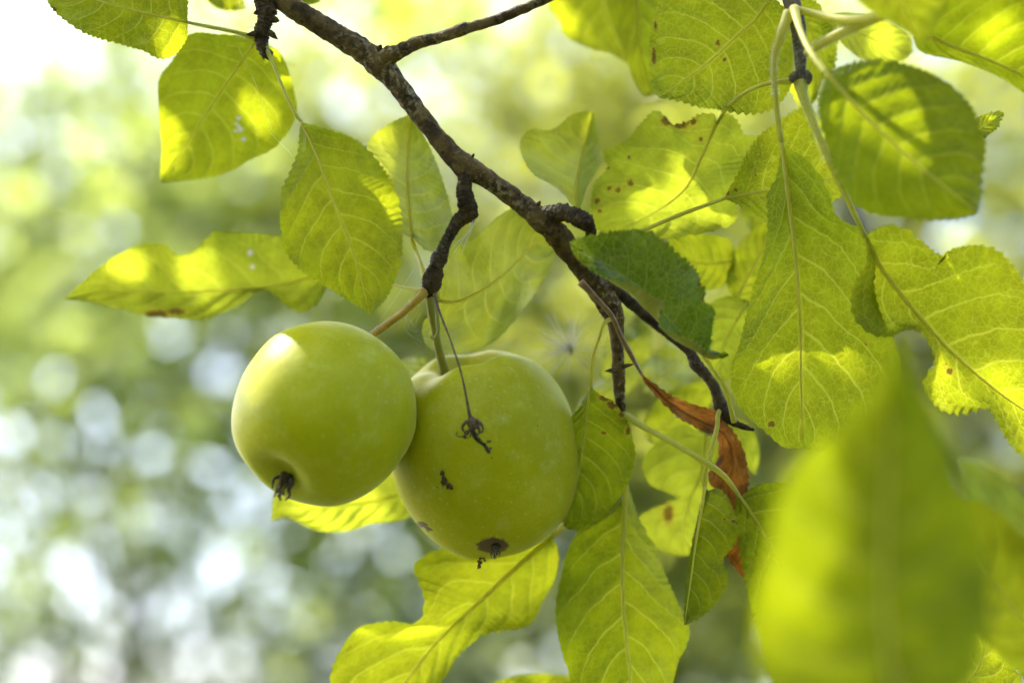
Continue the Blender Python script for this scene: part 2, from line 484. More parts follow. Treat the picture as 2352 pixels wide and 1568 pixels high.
# ------------------------------------------------------------------ leaf masses for the trees behind and the crown above
def leaf_mass(name, C, size, mat, parent, up=0.6, droop=0.3, seed=0, keep=None):
    """C: (n,3) leaf bases; every leaf a folded pointed blade of six vertices"""
    r = np.random.default_rng(seed)
    n = len(C)
    ax = r.normal(size=(n, 3)); ax[:, 2] = ax[:, 2] * 0.5 - droop
    ax /= np.linalg.norm(ax, axis=1)[:, None]
    nr = r.normal(size=(n, 3)) * (1 - up); nr[:, 2] += up
    sd = np.cross(ax, nr); sd /= np.linalg.norm(sd, axis=1)[:, None] + 1e-9
    nn = np.cross(sd, ax)
    L = (size * r.uniform(0.65, 1.25, n))[:, None]
    W = L * 0.30
    b = C
    m1 = C + ax * L * 0.45 - nn * L * 0.05
    tip = C + ax * L - nn * L * 0.12
    l1 = C + ax * L * 0.35 + sd * W + nn * L * 0.06
    r1 = C + ax * L * 0.35 - sd * W + nn * L * 0.06
    l2 = C + ax * L * 0.7 + sd * W * 0.75
    r2 = C + ax * L * 0.7 - sd * W * 0.75
    V = np.stack([b, l1, l2, tip, r2, r1, m1], 1)
    if keep is not None:
        V = V[keep(V)]
        n = len(V)
    V = V.reshape(-1, 3)
    base = (np.arange(n) * 7)[:, None]
    F = np.concatenate([base + np.array([q]) for q in ((0, 6, 1), (1, 6, 2), (2, 6, 3), (3, 6, 4), (4, 6, 5), (5, 6, 0))], 0)
    me = bpy.data.meshes.new(name)
    me.vertices.add(len(V)); me.vertices.foreach_set('co', V.ravel())
    me.loops.add(F.size); me.loops.foreach_set('vertex_index', F.ravel().astype(np.int32))
    me.polygons.add(len(F))
    me.polygons.foreach_set('loop_start', (np.arange(len(F)) * 3).astype(np.int32))
    me.update(calc_edges=True)
    tone = np.repeat(r.uniform(0, 1, n), 7)
    a = me.attributes.new('tone', 'FLOAT', 'POINT'); a.data.foreach_set('value', tone.astype(np.float32))
    me.validate()
    o = bpy.data.objects.new(name, me); COL.objects.link(o); me.materials.append(mat)
    if parent:
        o.parent = parent
        o.matrix_parent_inverse = parent.matrix_basis.inverted()
    return o

def az_el(az, el, dist):
    a, e = math.radians(az), math.radians(el)
    return CAM + Vector((math.sin(a) * math.cos(e), math.cos(a) * math.cos(e), math.sin(e))) * dist

def far_tree(label, cat, az, el, dist, rad, nclump, nleaf, size, mat, seed, spread=0.16, trunk_r=0.07, up=0.6, name='garden_tree', group='garden trees behind the branch'):
    r = np.random.default_rng(seed)
    c = az_el(az, el, dist)
    root = Vector((c.x + 0.1, c.y, 0.0))
    e = empty(name, root, label, cat, group)
    cl = []
    while len(cl) < nclump:
        q = r.uniform(-1, 1, 3)
        rr = np.linalg.norm(q)
        if 0.25 < rr < 1:
            cl.append(np.array(c) + q * np.array(rad))
    cl = np.array(cl)
    tb = MB()
    top = np.array(c) + np.array([0, 0, rad[2] * 0.4])
    stem = spline([tuple(root) , tuple(np.array(root) * 0.6 + np.array(c) * 0.4 + r.normal(size=3) * 0.06), tuple(np.array(c) + r.normal(size=3) * 0.08), tuple(top)], 14)
    tb.tube([Vector(p) for p in stem], list(np.linspace(trunk_r, trunk_r * 0.3, 14)), sides=10, rough=0.12, freq=12)
    tb.build('trunk', M['bark_far'], e)
    lb = MB()
    for k in cl[::2]:
        s = stem[r.integers(5, 13)]
        midp = (s + k) / 2 + r.normal(size=3) * 0.08
        P = spline([s, midp, k], 7)
        lb.tube([Vector(p) for p in P], list(np.linspace(trunk_r * 0.3, 0.006, 7)), sides=6)
    lb.build('limbs', M['bark_far'], e)
    w = r.uniform(0.4, 1.6, nclump); w /= w.sum()
    idx = r.choice(nclump, nleaf, p=w)
    P = cl[idx] + r.normal(size=(nleaf, 3)) * spread
    P[:, 2] = np.maximum(P[:, 2], 0.15)
    o = leaf_mass('crown', P, size, mat, e, up=up, seed=seed + 99)
    return e

M['far_pale'] = simple_leaf_material('far_leaf_pale', (0.56, 0.66, 0.15), (0.11, 0.15, 0.05), 0.64, 0.26, 0.7)
M['far_light'] = simple_leaf_material('far_leaf_light', (0.56, 0.60, 0.08), (0.12, 0.145, 0.04), 0.60, 0.26, 0.6)
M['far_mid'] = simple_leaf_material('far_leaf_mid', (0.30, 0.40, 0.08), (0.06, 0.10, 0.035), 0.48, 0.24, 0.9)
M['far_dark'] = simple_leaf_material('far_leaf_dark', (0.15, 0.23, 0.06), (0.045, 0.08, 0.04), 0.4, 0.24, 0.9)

far_tree('out of focus light green tree filling the upper middle', 'tree', 3, 22, 4.6, (1.05, 0.8, 0.95), 80, 6200, 0.075, M['far_light'], 11)
far_tree('out of focus yellow green tree behind the right-hand leaves', 'tree', 14, 17, 4.0, (0.9, 0.8, 1.05), 80, 5900, 0.075, M['far_light'], 12, up=0.5)
far_tree('out of focus green tree at mid height on the left', 'tree', -14, 15, 4.3, (1.1, 0.6, 0.5), 60, 3000, 0.082, M['far_pale'], 13, trunk_r=0.02, spread=0.15, up=0.4)
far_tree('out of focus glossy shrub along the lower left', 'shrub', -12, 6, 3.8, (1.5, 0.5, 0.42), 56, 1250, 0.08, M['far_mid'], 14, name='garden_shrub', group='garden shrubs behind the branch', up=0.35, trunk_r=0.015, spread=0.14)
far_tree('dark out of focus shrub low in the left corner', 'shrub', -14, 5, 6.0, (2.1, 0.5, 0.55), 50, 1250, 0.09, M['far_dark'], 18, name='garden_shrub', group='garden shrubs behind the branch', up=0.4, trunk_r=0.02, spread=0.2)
far_tree('out of focus mid green shrub below the apples', 'shrub', 4, 7, 4.4, (1.0, 0.6, 0.55), 54, 1500, 0.08, M['far_pale'], 15, name='garden_shrub', group='garden shrubs behind the branch', trunk_r=0.015, spread=0.17, up=0.4)
far_tree('distant blurred tree behind the other trees', 'tree', 5, 13, 8.5, (2.2, 1.2, 1.3), 110, 3700, 0.10, M['far_light'], 16, spread=0.28, trunk_r=0.10)
far_tree('sparse out of focus tree against the bright sky at the far left', 'tree', -15, 25, 5.0, (1.1, 0.5, 0.8), 48, 3300, 0.08, M['far_pale'], 17, trunk_r=0.02, spread=0.14, up=0.4)
def hedge():  # unseen hedge, added to cut the light falling from the front
    r = np.random.default_rng(31)
    e = empty('shade_hedge', (0, -1.75, 0), 'unseen hedge added behind the camera to block frontal sky light', 'hedge')
    n = 8000
    P = np.stack([r.uniform(-4.5, 4.5, n), r.uniform(-2.4, -1.5, n), r.uniform(0.1, 3.0, n)], 1)
    leaf_mass('foliage', P, 0.14, M['far_dark'], e, seed=32)
    sb = MB()
    for x in np.linspace(-4.2, 4.2, 15):
        S = spline([(x, -1.75, 0), (x + r.normal() * 0.1, -1.75, 1.2), (x + r.normal() * 0.2, -1.7, 3.2)], 8)
        sb.tube([Vector(p) for p in S], list(np.linspace(0.04, 0.01, 8)), sides=8)
    sb.build('stems', M['bark_far'], e)
hedge()

SURF_V, SURF_F = [], []
def collect(V, F):
    o = len(SURF_V)
    SURF_V.extend(tuple(v) for v in V)
    SURF_F.extend(tuple(i + o for i in f) for f in F)

# ------------------------------------------------------------------ leaves
def sawtooth(u):
    f = u - np.floor(u)
    return np.where(f < 0.72, f / 0.72, (1 - f) / 0.28)

def smooth_curve(pts, n):
    return spline(pts, n)

def mk_leaf(parent, mid, left, right, d0, d1, mat='leaf', under=True, label=None, bow=0.0, cupl=0.0, cupr=0.0, rip=0.0015, ripf=3.0,
            teeth=30, amp=6.0, petiole=None, rib=3.4, foldl=None, foldr=None, fold_h=0.006, marks=(), name='leaf', nt=200, ns=18,
            pet_mat='petiole', rib_mat='rib', seed=None, pet_r=None):
    """mid/left/right: grid points from base to tip; d0, d1: depth at base and tip; bow/cup: metres towards the camera"""
    seed = seed if seed is not None else int(abs(mid[0][0] * 7 + mid[0][1] * 13)) % 1000
    r = np.random.default_rng(seed)
    Mc = smooth_curve(mid, nt)
    sides = []
    for s, (E, Fo) in ((-1, (left, foldl)), (1, (right, foldr))):
        Ec = smooth_curve([mid[0]] + list(E) + [mid[-1]], nt)
        d = Ec - Mc
        ln = np.maximum(np.linalg.norm(d, axis=1), 1e-6)
        tt = np.linspace(0, 1, nt)
        u = tt * teeth + 0.7 * np.interp(tt, np.linspace(0, 1, 12), r.normal(size=12))
        ampv = 1.45 * amp * np.interp(tt, np.linspace(0, 1, 18), r.uniform(0.45, 1.3, 18)) * np.clip(np.minimum(tt * 10, (1 - tt) * 14), 0, 1)
        tang = np.gradient(Ec, axis=0); tang /= np.linalg.norm(tang, axis=1)[:, None] + 1e-9
        nor = np.stack([tang[:, 1], -tang[:, 0]], 1)
        flip = np.sign(np.sum(nor * d, axis=1)); flip[flip == 0] = 1
        Ec = Ec + nor * (np.median(flip) * ampv * sawtooth(u))[:, None]
        Fc = smooth_curve([mid[0]] + list(Fo) + [mid[-1]], nt) if Fo else None
        sides.append((s, Ec, Fc))
    V, UV, CMM, MK, F = [], [], [], [], []
    L = np.linalg.norm(np.diff(Mc, axis=0), axis=1).sum() * unit((d0 + d1) / 2) * 100
    ncol = 2 * ns + 1
    ph = r.uniform(0, 6.28, 4)
    pts2 = np.zeros((nt, ncol, 3))
    svals = np.linspace(-1, 1, ncol)
    for i in range(nt):
        t = i / (nt - 1)
        for j in range(ncol):
            s = svals[j]
            k = 0 if s < 0 else 1
            a = abs(s)
            Ec, Fc = sides[k][1], sides[k][2]
            extra = 0.0
            if Fc is None:
                p = Mc[i] * (1 - a) + Ec[i] * a
            else:
                if a < 0.7:
                    p = Mc[i] * (1 - a / 0.7) + Fc[i] * (a / 0.7)
                    extra = fold_h * 0.35 * (a / 0.7) ** 2
                else:
                    b = (a - 0.7) / 0.3
                    p = Fc[i] * (1 - b) + Ec[i] * b
                    extra = fold_h * (0.35 + 0.65 * math.sin(b * math.pi / 2))
            tow = bow * 4 * t * (1 - t) + (cupl if k == 0 else cupr) * a ** 1.6 + extra
            env = math.sin(math.pi * min(1, t * 1.05)) ** 0.5 if 0 < t < 0.95 else 0
            tow += rip * env * (a ** 1.5 * math.sin(ripf * 6.28 * t + ph[k] + 1.4 * s) + 0.5 * math.sin(5 * t + 3.0 * s + ph[2]) * a)
            # lamina swelling between side veins
            tow += 0.00018 * a * (1 - a) * 4 * math.sin(6.28 * 8 * (t - 0.13 * a - 0.12 * a * a) + 3 * k)
            d = d0 + (d1 - d0) * t - tow
            pts2[i, j] = (p[0], p[1], d)
            V.append(px(p[0], p[1], d))
            UV.append((t, s, 0))
            hw = np.linalg.norm(Ec[i] - Mc[i]) * unit(d) * 100
            CMM.append((t * L + seed * 1.7, s * hw, seed * 0.37))
            br = wh = 0.0
            for mk in marks:
                kind, mx, my, mr = mk[:4]
                q = math.hypot((p[0] - mx) / mr, (p[1] - my) / (mr * (mk[4] if len(mk) > 4 else 1)))
                val = max(0.0, 1.0 - 0.55 * q) if q < 1.8 else 0.0
                if kind == 'b':
                    br = max(br, min(1, val))
                else:
                    wh = max(wh, min(1, val))
            MK.append((br, wh, 0, 1))
    for i in range(nt - 1):
        for j in range(ncol - 1):
            a = i * ncol + j
            F.append((a, a + 1, a + ncol + 1, a + ncol))
    # the upper side of the blade is the front of the mesh
    ia = (nt // 2) * ncol + ncol // 2
    nv = (V[ia + 3] - V[ia - 3]).cross(V[ia + 3 * ncol] - V[ia - 3 * ncol])
    faces_cam = nv.dot(CAM - V[ia]) > 0
    if faces_cam == under:
        F = [f[::-1] for f in F]
    collect(V, F)
    o = link(name, V, F, M[mat], parent, True,
             {'leafuv': ('FLOAT_VECTOR', UV), 'leafcm': ('FLOAT_VECTOR', CMM), 'marks': ('FLOAT_COLOR', MK)})
    if label:
        o['label'] = label
    if rib and under:
        n = 44
        ii = np.linspace(0, nt - 2, n).astype(int)
        P, R = [], []
        for q, i in enumerate(ii):
            gx, gy, gd = pts2[i, ns]
            rr = rib * (1 - 0.82 * (q / (n - 1)) ** 0.8)
            P.append(px(gx, gy, gd - rr * unit(gd) * 0.35)); R.append(rr * unit(gd))
        link('midrib', *tube_data(P, R, sides=8), M[rib_mat], o)
    if petiole:
        pr = pet_r or rib * 1.25
        pts = [tuple(q) if len(q) > 3 else (q[0], q[1], q[2], pr) for q in petiole]
        pts.append((mid[0][0], mid[0][1], d0, rib if rib else pr * 0.8))
        pts[0] = pts[0][:3] + (pts[0][3] * 1.6,)
        link('petiole', *gtube(pts, 28, sides=9), M[pet_mat], o)
    return o

def ovate(base, tip, w, bend=0.0, skew=0.0):
    """mid, left, right of a plain ovate blade from base to tip, w wide (grid px)"""
    b, t = np.array(base, float), np.array(tip, float)
    d = t - b; L = np.linalg.norm(d); d /= L
    n = np.array([d[1], -d[0]])
    mid = [tuple(b + d * L * u + n * bend * 4 * u * (1 - u)) for u in (0, 0.25, 0.5, 0.75, 1)]
    prof = ((0.04, 0.35), (0.14, 0.72), (0.3, 0.96), (0.45, 1.0), (0.62, 0.88), (0.78, 0.62), (0.9, 0.32))
    def edge(sg):
        return [tuple(b + d * L * u + n * (bend * 4 * u * (1 - u) + sg * w / 2 * h * (1 + sg * skew))) for u, h in prof]
    return mid, edge(-1), edge(1)

# ---- main fruiting branch -------------------------------------------------
D = FOCUS
branch = empty('apple_branch', px(600, -40, D), 'brown apple branch slanting from the top left down to the centre', 'branch')
bark_kw = dict(rough=0.15, freq=460.0)
mainpts = [(430, -190, D + 0.02, 30), (560, -80, D + 0.01, 27), (660, 8, D, 25), (760, 72, D, 25), (835, 118, D, 27), (872, 148, D, 30), (905, 185, D, 24), (955, 252, D, 22),
           (1010, 322, D, 22), (1062, 378, D, 27), (1080, 388, D, 26), (1130, 418, D, 22), (1200, 470, D, 23), (1250, 510, D, 27), (1285, 545, D + 0.002, 28), (1318, 590, D + 0.004, 25),
           (1351, 632, D + 0.006, 25), (1395, 695, D + 0.010, 27), (1412, 728, D + 0.012, 23), (1416, 765, D + 0.013, 17), (1419, 815, D + 0.014, 14),
           (1421, 860, D + 0.015, 15), (1424, 915, D + 0.016, 12), (1428, 955, D + 0.016, 9)]
link('main_stem', *gtube(mainpts, 260, sides=22, **bark_kw), M['bark'], branch)
link('side_shoot', *gtube([(868, 140, D, 17), (890, 130, D - 0.002, 22), (920, 117, D - 0.003, 17), (955, 100, D - 0.003, 15), (1010, 86, D - 0.003, 13), (1066, 66, D - 0.002, 15), (1078, 64, D - 0.002, 12),
                           (1150, 42, D, 12), (1230, 8, D, 11), (1330, -35, D, 10)], 120, sides=16, **bark_kw), M['bark'], branch)
link('fruit_spur', *gtube([(1066, 380, D, 20), (1068, 405, D - 0.001, 17), (1066, 430, D - 0.001, 18), (1072, 462, D - 0.001, 21), (1076, 488, D, 21), (1056, 505, D, 17), (1038, 530, D, 14), (1022, 562, D, 13),
                           (1010, 592, D, 19), (1002, 612, D, 18), (996, 632, D, 22), (990, 655, D, 22), (986, 672, D, 16), (984, 684, D, 9)], 130, sides=18, rough=0.2, freq=520.0, rings=0.05, ring_freq=5200.0), M['bark_spur'], branch)
link('top_spur', *gtube([(608, -30, D, 24), (612, 5, D, 25), (612, 35, D - 0.001, 20), (605, 60, D - 0.001, 18), (601, 82, D, 17), (602, 105, D, 14), (612, 122, D, 13), (622, 130, D, 11)],
                        100, sides=16, rough=0.26, freq=520.0, rings=0.06, ring_freq=5200.0), M['bark_spur'], branch)
link('stub_spur', *gtube([(1248, 498, D, 20), (1285, 488, D - 0.004, 20), (1315, 495, D - 0.007, 19), (1340, 506, D - 0.009, 20), (1352, 520, D - 0.010, 16)], 60, sides=16, rough=0.22, freq=520.0,
                         rings=0.07, ring_freq=5200.0), M['bark_spur'], branch)
link('stub_spur', *gtube([(1350, 512, D - 0.010, 15), (1357, 532, D - 0.007, 13), (1354, 556, D - 0.003, 11)], 30, sides=12, rough=0.2, freq=520.0), M['bark_spur'], branch)
link('lower_twig', *gtube([(1350, 625, D + 0.006, 16), (1400, 655, D + 0.012, 14), (1490, 730, D + 0.016, 13), (1577, 800, D + 0.014, 12), (1600, 838, D + 0.012, 14), (1622, 862, D + 0.010, 12),
                           (1641, 890, D + 0.009, 12), (1655, 930, D + 0.008, 15), (1668, 955, D + 0.007, 14), (1690, 972, D + 0.006, 9), (1715, 982, D + 0.006, 6), (1732, 987, D + 0.006, 3)],
                          90, sides=14, rough=0.18, freq=520.0, rings=0.04, ring_freq=4000.0), M['bark_spur'], branch)
# thorn-like scales and buds on the spurs
def scale_bud(x, y, dx, dy, r, d=D - 0.002, mat='bark_spur', nm='bud_scale'):
    link(nm, *gtube([(x, y, d, r), (x + dx * 0.5, y + dy * 0.5, d - 0.0005, r * 0.75), (x + dx, y + dy, d - 0.0005, r * 0.12)], 8, sides=8, rough=0.25, freq=600), M[mat], branch)
for a in ((588, 78, -22, 2, 8), (620, 75, 18, 16, 8), (628, 45, 14, 4, 9), (618, 20, 20, 8, 8), (594, 28, -12, 4, 8), (602, 120, 4, 18, 5), (1082, 492, 16, 4, 10), (1092, 492, -2, 12, 8),
          (1058, 470, -8, 4, 9), (950, 102, 2, -14, 8), (1074, 60, 4, -10, 4), (870, 115, 6, -12, 9), (985, 300, -12, 5, 5), (1190, 450, 4, -8, 5), (1085, 360, 4, -8, 4),
          (1415, 850, -26, 2, 7), (1430, 842, 26, -6, 6), (1300, 478, 4, -12, 10), (1235, 470, 6, -8, 6), (1405, 655, 16, 10, 14)):
    scale_bud(*a)

# ---- leafy shoot at the top right ---------------------------------------
shoot = empty('leafy_shoot', px(1800, -40, D), 'downy green and brown shoot hanging from the top right edge', 'branch')
link('main_stem', *gtube([(1790, -160, D + 0.03, 24), (1800, -80, D + 0.015, 22), (1812, -20, D - 0.002, 21), (1826, 30, D - 0.008, 18), (1834, 70, D - 0.010, 17), (1838, 120, D - 0.011, 15), (1839, 160, D - 0.012, 12),
                          (1838, 185, D - 0.012, 12), (1840, 200, D - 0.012, 10)], 80, sides=16, rough=0.07, freq=500.0), M['bark_shoot'], shoot)
for x, y, dx, dy in ((1826, 175, -10, 16), (1852, 172, 10, 22)):
    o = link('bud', *gtube([(x, y - 8, D - 0.013, 5), (x + dx * 0.6, y + dy * 0.3, D - 0.014, 9), (x + dx * 0.5, y + dy, D - 0.014, 3)], 12, sides=10), M['bark_shoot'], shoot)

# ---- near twig at the lower right (outside the frame) -------------------
near = empty('near_twig', px(2100, 1950, 0.36), 'blurred leafy twig rising from below the lower right corner', 'branch')
link('main_stem', *gtube([(2500, 2500, 0.42, 22), (2300, 2150, 0.40, 18), (2180, 1900, 0.36, 15), (2120, 1740, 0.342, 12), (2080, 1660, 0.328, 9)], 40, sides=12, rough=0.07, freq=400.0), M['bark_shoot'], near)

# ================= the traced leaves =====================================
# A: top left
mk_leaf(branch, [(432, 52), (340, 32), (250, 8), (150, -22), (80, -45)], [(431, 60), (427, 90), (402, 124), (366, 133), (330, 116), (280, 101), (200, 76), (150, 46), (120, 18), (100, -12)],
        [(431, 40), (430, 15), (420, -30), (370, -75), (260, -105), (160, -95), (100, -70)], D - 0.004, D + 0.006, 'leaf_green', label='speckled green leaf cut off by the top left edge',
        cupl=-0.004, cupr=0.004, bow=0.004, petiole=[(590, 88, D), (540, 74, D - 0.002), (480, 62, D - 0.004)], amp=3.5, teeth=34, marks=[('b', 122, 24, 9), ('b', 140, 45, 6)])
# B: behind, below the top spur
mk_leaf(branch, [(590, 92), (500, 222), (430, 332), (368, 418)], [(560, 84), (500, 80), (435, 80), (396, 140), (366, 182), (366, 250), (372, 330)],
        [(640, 118), (664, 168), (679, 230), (674, 275), (655, 312), (620, 345), (575, 366), (540, 388), (490, 405), (430, 413)], D + 0.022, D + 0.050, 'leaf',
        label='diamond-shaped yellow green leaf with a line of pale scars', cupl=0.003, cupr=-0.002, amp=2.0, rip=0.001, rib=3.0,
        petiole=[(600, 70, D + 0.004), (600, 84, D + 0.014)], marks=[('w', 547, 272, 7), ('w', 545, 286, 6), ('w', 552, 297, 8), ('w', 541, 302, 5), ('w', 560, 321, 7), ('w', 546, 323, 4)])
# C: hanging in the centre left
mk_leaf(branch, [(692, 280), (722, 345), (762, 452), (812, 582), (850, 724)], [(689, 300), (687, 345), (668, 395), (650, 440), (645, 490), (649, 540), (660, 582), (692, 617), (740, 650), (790, 680), (825, 702)],
        [(725, 292), (765, 303), (810, 320), (850, 352), (885, 400), (908, 445), (919, 500), (922, 560), (918, 600), (905, 642), (885, 682)], D - 0.006, D - 0.010, 'leaf',
        label='pointed oval leaf hanging above the left apple', cupl=-0.003, cupr=0.004, bow=0.004, amp=4.5, teeth=36,
        petiole=[(606, 96, D), (628, 150, D - 0.003), (655, 215, D - 0.005), (678, 262, D - 0.006)])
# D: far left, curled
mk_leaf(branch, [(760, 636), (700, 642), (640, 655), (560, 664), (480, 668), (380, 670), (250, 668), (148, 686)],
        [(752, 610), (725, 575), (690, 556), (640, 546), (570, 536), (520, 536), (492, 533), (468, 556), (436, 582), (404, 584), (382, 566), (355, 560), (320, 565), (270, 585), (220, 622), (180, 656)],
        [(752, 655), (722, 702), (682, 716), (648, 692), (618, 668), (592, 668), (560, 692), (510, 716), (460, 732), (400, 731), (330, 722), (270, 706), (200, 691)],
        D + 0.055, D + 0.045, 'leaf_yellow', label='long curled yellowing leaf reaching out to the left', cupl=0.010, cupr=0.004, rip=0.004, ripf=2.2, amp=3.0, rib=3.2,
        petiole=[(975, 668, D + 0.004), (950, 664, D + 0.01), (905, 656, D + 0.022), (830, 645, D + 0.042)], marks=[('b', 360, 722, 32, 0.35), ('b', 405, 715, 22, 0.4), ('w', 575, 580, 8), ('w', 580, 612, 7)])
# E: pale leaf behind the stem
mk_leaf(branch, [(946, 545), (940, 470), (936, 390), (940, 320), (946, 262)], [(925, 535), (895, 500), (866, 440), (848, 380), (846, 330), (872, 300), (915, 275)],
        [(985, 576), (1012, 562), (1036, 510), (1031, 470), (1011, 400), (986, 340), (962, 292)], D + 0.022, D + 0.032, 'leaf_pale',
        label='pale downy leaf standing upright behind the branch', cupl=0.012, cupr=0.006, amp=2.0, rib=5.0, petiole=[(978, 640, D + 0.004), (968, 610, D + 0.012), (955, 575, D + 0.025)])
# F: large leaf behind the spur
mk_leaf(branch, [(1004, 690), (1050, 692), (1110, 664), (1170, 620), (1225, 562), (1280, 545)], [(1006, 660), (1012, 620), (1022, 580), (1040, 548), (1056, 560), (1082, 556), (1110, 530), (1145, 498), (1190, 478), (1235, 500)],
        [(985, 725), (972, 745), (975, 780), (1000, 808), (1050, 812), (1100, 800), (1150, 770), (1200, 712), (1248, 642), (1272, 590)], D + 0.020, D + 0.036, 'leaf_pale',
        label='large pale leaf behind the fruit spur', cupl=0.008, cupr=0.002, rip=0.004, ripf=3.0, amp=1.5, rib=4.2, petiole=[(1000, 668, D + 0.006), (1002, 682, D + 0.018)])
# G: small wavy leaf above the stub
mk_leaf(branch, [(1325, 482), (1324, 430), (1334, 365), (1350, 305), (1362, 254)], [(1308, 462), (1288, 438), (1262, 420), (1230, 402), (1206, 372), (1195, 335), (1206, 310), (1226, 297), (1252, 301), (1280, 292), (1308, 266), (1338, 258)],
        [(1334, 470), (1346, 430), (1370, 392), (1379, 360), (1373, 320), (1368, 288)], D + 0.034, D + 0.046, 'leaf_pale', label='small wavy leaf standing above the knobbly stub',
        cupl=0.012, cupr=0.010, rip=0.003, amp=2.0, rib=4.5, petiole=[(1330, 515, D + 0.02), (1326, 500, D + 0.04)])
# H: blurred pair at the top
mk_leaf(shoot, [(1390, -150), (1380, -60), (1395, 40), (1450, 152)], [(1330, -100), (1285, -30), (1262, 12), (1288, 50), (1300, 84), (1350, 108), (1402, 122)],
        [(1450, -110), (1490, -40), (1490, 40), (1475, 110)], D + 0.075, D + 0.080, 'leaf', label='blurred leaf cut by the top edge, left of its pair', cupl=0.004, rip=0.002, amp=2.0)
mk_leaf(shoot, [(1470, -130), (1462, -40), (1466, 60), (1478, 150), (1494, 218)], [(1425, -90), (1396, -20), (1402, 35), (1430, 110), (1455, 178), (1478, 216)],
        [(1520, -90), (1530, -10), (1522, 90), (1516, 170), (1506, 210)], D + 0.055, D + 0.060, 'leaf', label='blurred narrow leaf cut by the top edge, tip hanging down', cupl=0.004, cupr=0.003, amp=1.5, rib=4.5)
# I: large round leaf, and the sunlit one behind the shoot
mk_leaf(shoot, [(1772, -10), (1735, 45), (1700, 76), (1620, 150), (1512, 224)], [(1740, -50), (1690, -80), (1610, -70), (1535, -30), (1503, 40), (1497, 120), (1500, 180)],
        [(1790, 10), (1812, 50), (1822, 120), (1815, 190), (1790, 235), (1745, 256), (1700, 256), (1640, 248), (1590, 238), (1548, 226)], D + 0.006, D + 0.016, 'leaf_green',
        label='large round net-veined leaf at the top, left of the shoot', cupl=-0.003, cupr=0.003, amp=6.0, teeth=38, petiole=[(1800, -50, D + 0.010), (1785, -25, D + 0.008)], marks=[('b', 1502, 130, 6, 4), ('b', 1506, 60, 4, 4), ('b', 1650, 100, 8), ('b', 1665, 138, 6)])
mk_leaf(shoot, [(1815, -20), (1850, 50), (1880, 110), (1888, 190)], [(1800, 30), (1800, 90), (1808, 160), (1822, 215), (1842, 250), (1862, 236), (1880, 212)],
        [(1850, -15), (1888, 25), (1910, 70), (1920, 110), (1914, 150), (1900, 178)], D + 0.026, D + 0.032, 'leaf_green', label='toothed leaf behind the top of the shoot', amp=5.0, teeth=18, rib=2.5, cupr=0.003)
# J: ragged damaged leaf
mk_leaf(shoot, [(1646, 284), (1612, 360), (1578, 428), (1520, 478), (1400, 542)],
        [(1640, 264), (1605, 266), (1582, 280), (1545, 288), (1525, 268), (1504, 258), (1470, 290), (1440, 325), (1392, 350), (1398, 378), (1392, 396), (1366, 428), (1358, 480), (1362, 520)],
        [(1668, 262), (1692, 280), (1708, 312), (1738, 318), (1718, 362), (1695, 402), (1680, 442), (1690, 482), (1676, 515), (1600, 536), (1500, 548)], D + 0.018, D + 0.032, 'leaf_yellow',
        label='ragged leaf with a brown eaten edge in the upper right', cupl=0.004, cupr=0.004, rip=0.002, amp=4.5, teeth=40, rib=4.0,
        petiole=[(1818, 186, D - 0.010), (1760, 192, D - 0.006), (1710, 214, D), (1672, 246, D + 0.010)],
        marks=[('b', 1534, 278, 20, 0.6), ('b', 1562, 286, 22, 0.5), ('b', 1592, 280, 9), ('b', 1396, 386, 8, 0.6), ('b', 1445, 362, 6), ('b', 1400, 432, 7), ('b', 1420, 437, 8), ('b', 1372, 462, 8),
               ('b', 1448, 420, 9), ('b', 1610, 320, 6), ('b', 1377, 485, 6)])
# K: leaf with its stalk towards the lower left
mk_leaf(shoot, [(1664, 456), (1720, 446), (1790, 432), (1880, 412), (1966, 402)], [(1672, 440), (1690, 412), (1705, 386), (1718, 352), (1750, 310), (1790, 280), (1830, 255), (1862, 250), (1895, 296), (1932, 350)],
        [(1690, 466), (1720, 480), (1752, 498), (1800, 502), (1860, 482), (1922, 455)], D + 0.008, D + 0.020, 'leaf_green', label='net-veined leaf crossed by the hanging leaf stalks', amp=4.0, rib=4.0, cupl=0.003,
        petiole=[(1440, 548, D + 0.020), (1475, 531, D + 0.016), (1560, 494, D + 0.011)], marks=[('b', 1672, 444, 6), ('b', 1690, 436, 5), ('b', 1724, 330, 5), ('b', 1735, 402, 4), ('b', 1893, 390, 8, 0.4)])
# L: the largest hanging leaf
mk_leaf(shoot, [(1796, 328), (1808, 430), (1828, 600), (1838, 750), (1840, 880), (1845, 1030)],
        [(1792, 370), (1784, 410), (1764, 450), (1765, 515), (1755, 585), (1735, 650), (1716, 720), (1700, 790), (1681, 850), (1688, 910), (1718, 955), (1760, 990), (1800, 1025)],
        [(1812, 342), (1845, 362), (1880, 400), (1905, 450), (1918, 490), (1942, 512), (1978, 528), (2000, 562), (2008, 610), (2006, 660), (2022, 720), (2042, 765), (2062, 810), (2068, 870), (2040, 960), (1950, 1035)],
        D - 0.006, D - 0.002, 'leaf_green', label='largest hanging leaf with a pale network of veins', cupl=-0.005, cupr=0.006, bow=0.004, amp=3.0, teeth=36, rib=6.5, pet_r=7.5,
        petiole=[(1812, 30, D - 0.010, 9), (1794, 80, D - 0.013, 11), (1778, 140, D - 0.012, 7), (1781, 220, D - 0.009, 6.5), (1789, 290, D - 0.007, 7)], marks=[('b', 1772, 974, 9), ('b', 1855, 720, 4), ('b', 1990, 790, 4)])
